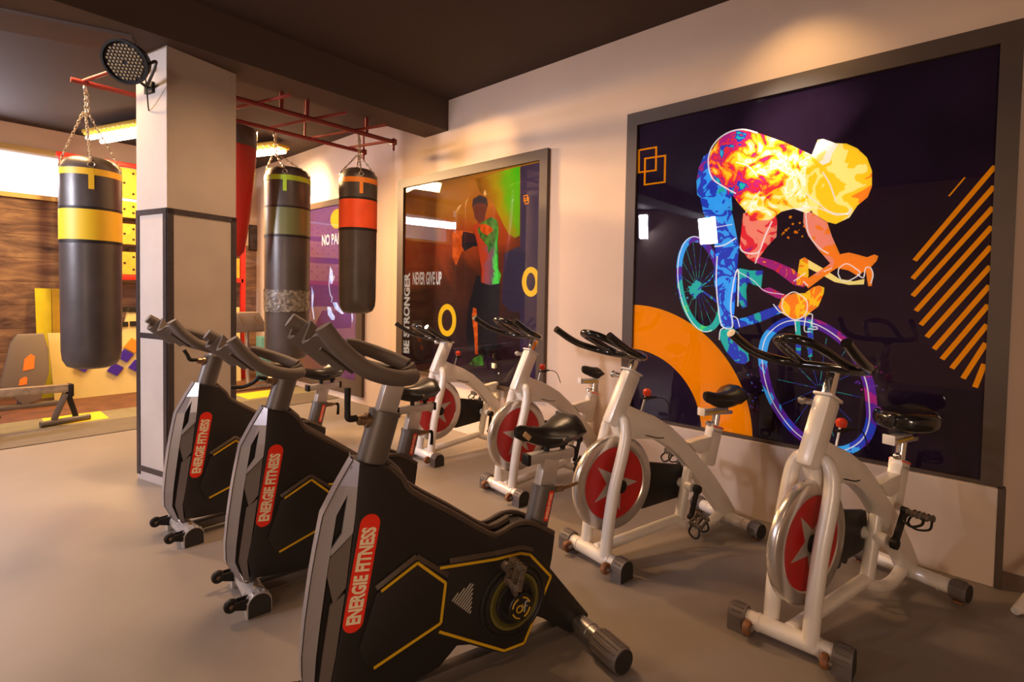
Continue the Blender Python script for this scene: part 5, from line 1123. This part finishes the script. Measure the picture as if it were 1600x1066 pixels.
bm = B(); cyl(bm, Vector((0.68, 8.56, 0.0)) - O, Vector((0.70, 8.58, 0.45)) - O, 0.035, 12); bar(bm, Vector((0.2, 8.5, 0.03)) - O, Vector((1.02, 8.5, 0.03)) - O, 0.08, 0.06, 0.01); fin(bm, 'bench_leg', M['tube_grey'], wb)

# things seen in the gap right of the pillar
gp = thing('exercise_bench', 'grey padded bench seen between the pillar and the taped bag', 'bench', (2.95, 7.9, 0)); O = gp.location
p0 = on_y(372, 505, 7.9); p1 = on_y(410, 505, 7.9)
bm = B(); prism(bm, [(p0.x - .15, p0.z + .13), (p0.x - .02, p0.z + .16), (p1.x - .10, p0.z + .16), (p1.x + .02, p0.z - .07), (p1.x, p0.z - .13), (p0.x - .15, p0.z - .13)], -0.14, 0.14, 0.02, fn=lambda u, v, z: Vector((u, 7.9 - v, z)) - O); fin(bm, 'bench_pad', M['grey_pad'], gp)
bm = B(); cyl(bm, Vector((p0.x + .12, 7.9, p0.z - .1)) - O, Vector((p0.x + .14, 7.9, 0.02)) - O, 0.03, 12); bar(bm, Vector((p0.x - .25, 7.9, .04)) - O, Vector((p1.x + .25, 7.9, .04)) - O, 0.07, 0.06, 0.01); bar(bm, Vector((p0.x + .12, 7.9, .55)) - O, Vector((p1.x + .12, 7.9, .62)) - O, 0.05, 0.05, 0.01); fin(bm, 'bench_frame', M['steel'], gp)
bm = B()
for px in (374, 397):
    a = on_y(px, 497, 7.74); cyl(bm, Vector((a.x, 7.74, a.z + .03)) - O, Vector((a.x + .06, 7.74, a.z - .10)) - O, 0.008, 8)
fin(bm, 'pad_trim', M['brass'], gp)
p = on_y(438, 540, 8.6)
bm = B(); box(bm, (on_y(412, 540, 8.6).x, 8.6, (p.z + .17) / 2), (0.17, 0.22, p.z + .17), None, 0.02); tag(fin(bm, 'storage_box', M['teal']), 'small teal box on the floor behind the taped punching bag', 'box')
a = on_y(389, 351, 9.3); b = on_y(407, 392, 9.3)
ph = thing('wall_picture', 'small dark picture on the back wall right of the red bag', 'picture', ((a.x + b.x) / 2, 9.31, b.z)); O = ph.location
bm = B(); box(bm, Vector(((a.x + b.x) / 2, 9.305, (a.z + b.z) / 2)) - O, (b.x - a.x, 0.025, a.z - b.z)); fin(bm, 'frame', M['black_plastic'], ph, smooth=False)
bm = B(); box(bm, Vector(((a.x + b.x) / 2, 9.291, (a.z + b.z) / 2)) - O, (b.x - a.x - .03, 0.004, a.z - b.z - .03)); fin(bm, 'print', mat('dark_picture_print', (0.05, 0.03, 0.035), .5, var=.6, vscale=9), ph, smooth=False)
# metal leg at the right edge of the floor
ed = thing('floor_stand', 'pale metal stand foot cut off at the right picture edge', 'stand', (3.50, -0.45, 0)); O = ed.location
pa = on_z(1586, 962); pb = on_z(1599, 935)
bm = B(); tube(bm, [pa - O + Vector((0, 0, .02)), pb - O + Vector((0.03, -.06, .10)), pb - O + Vector((0.10, -.25, .45))], 0.018, 10); tube(bm, [pa - O + Vector((0, 0, .02)), pa - O + Vector((.25, -.20, .02))], 0.016, 10); fin(bm, 'leg', M['white_paint'], ed)
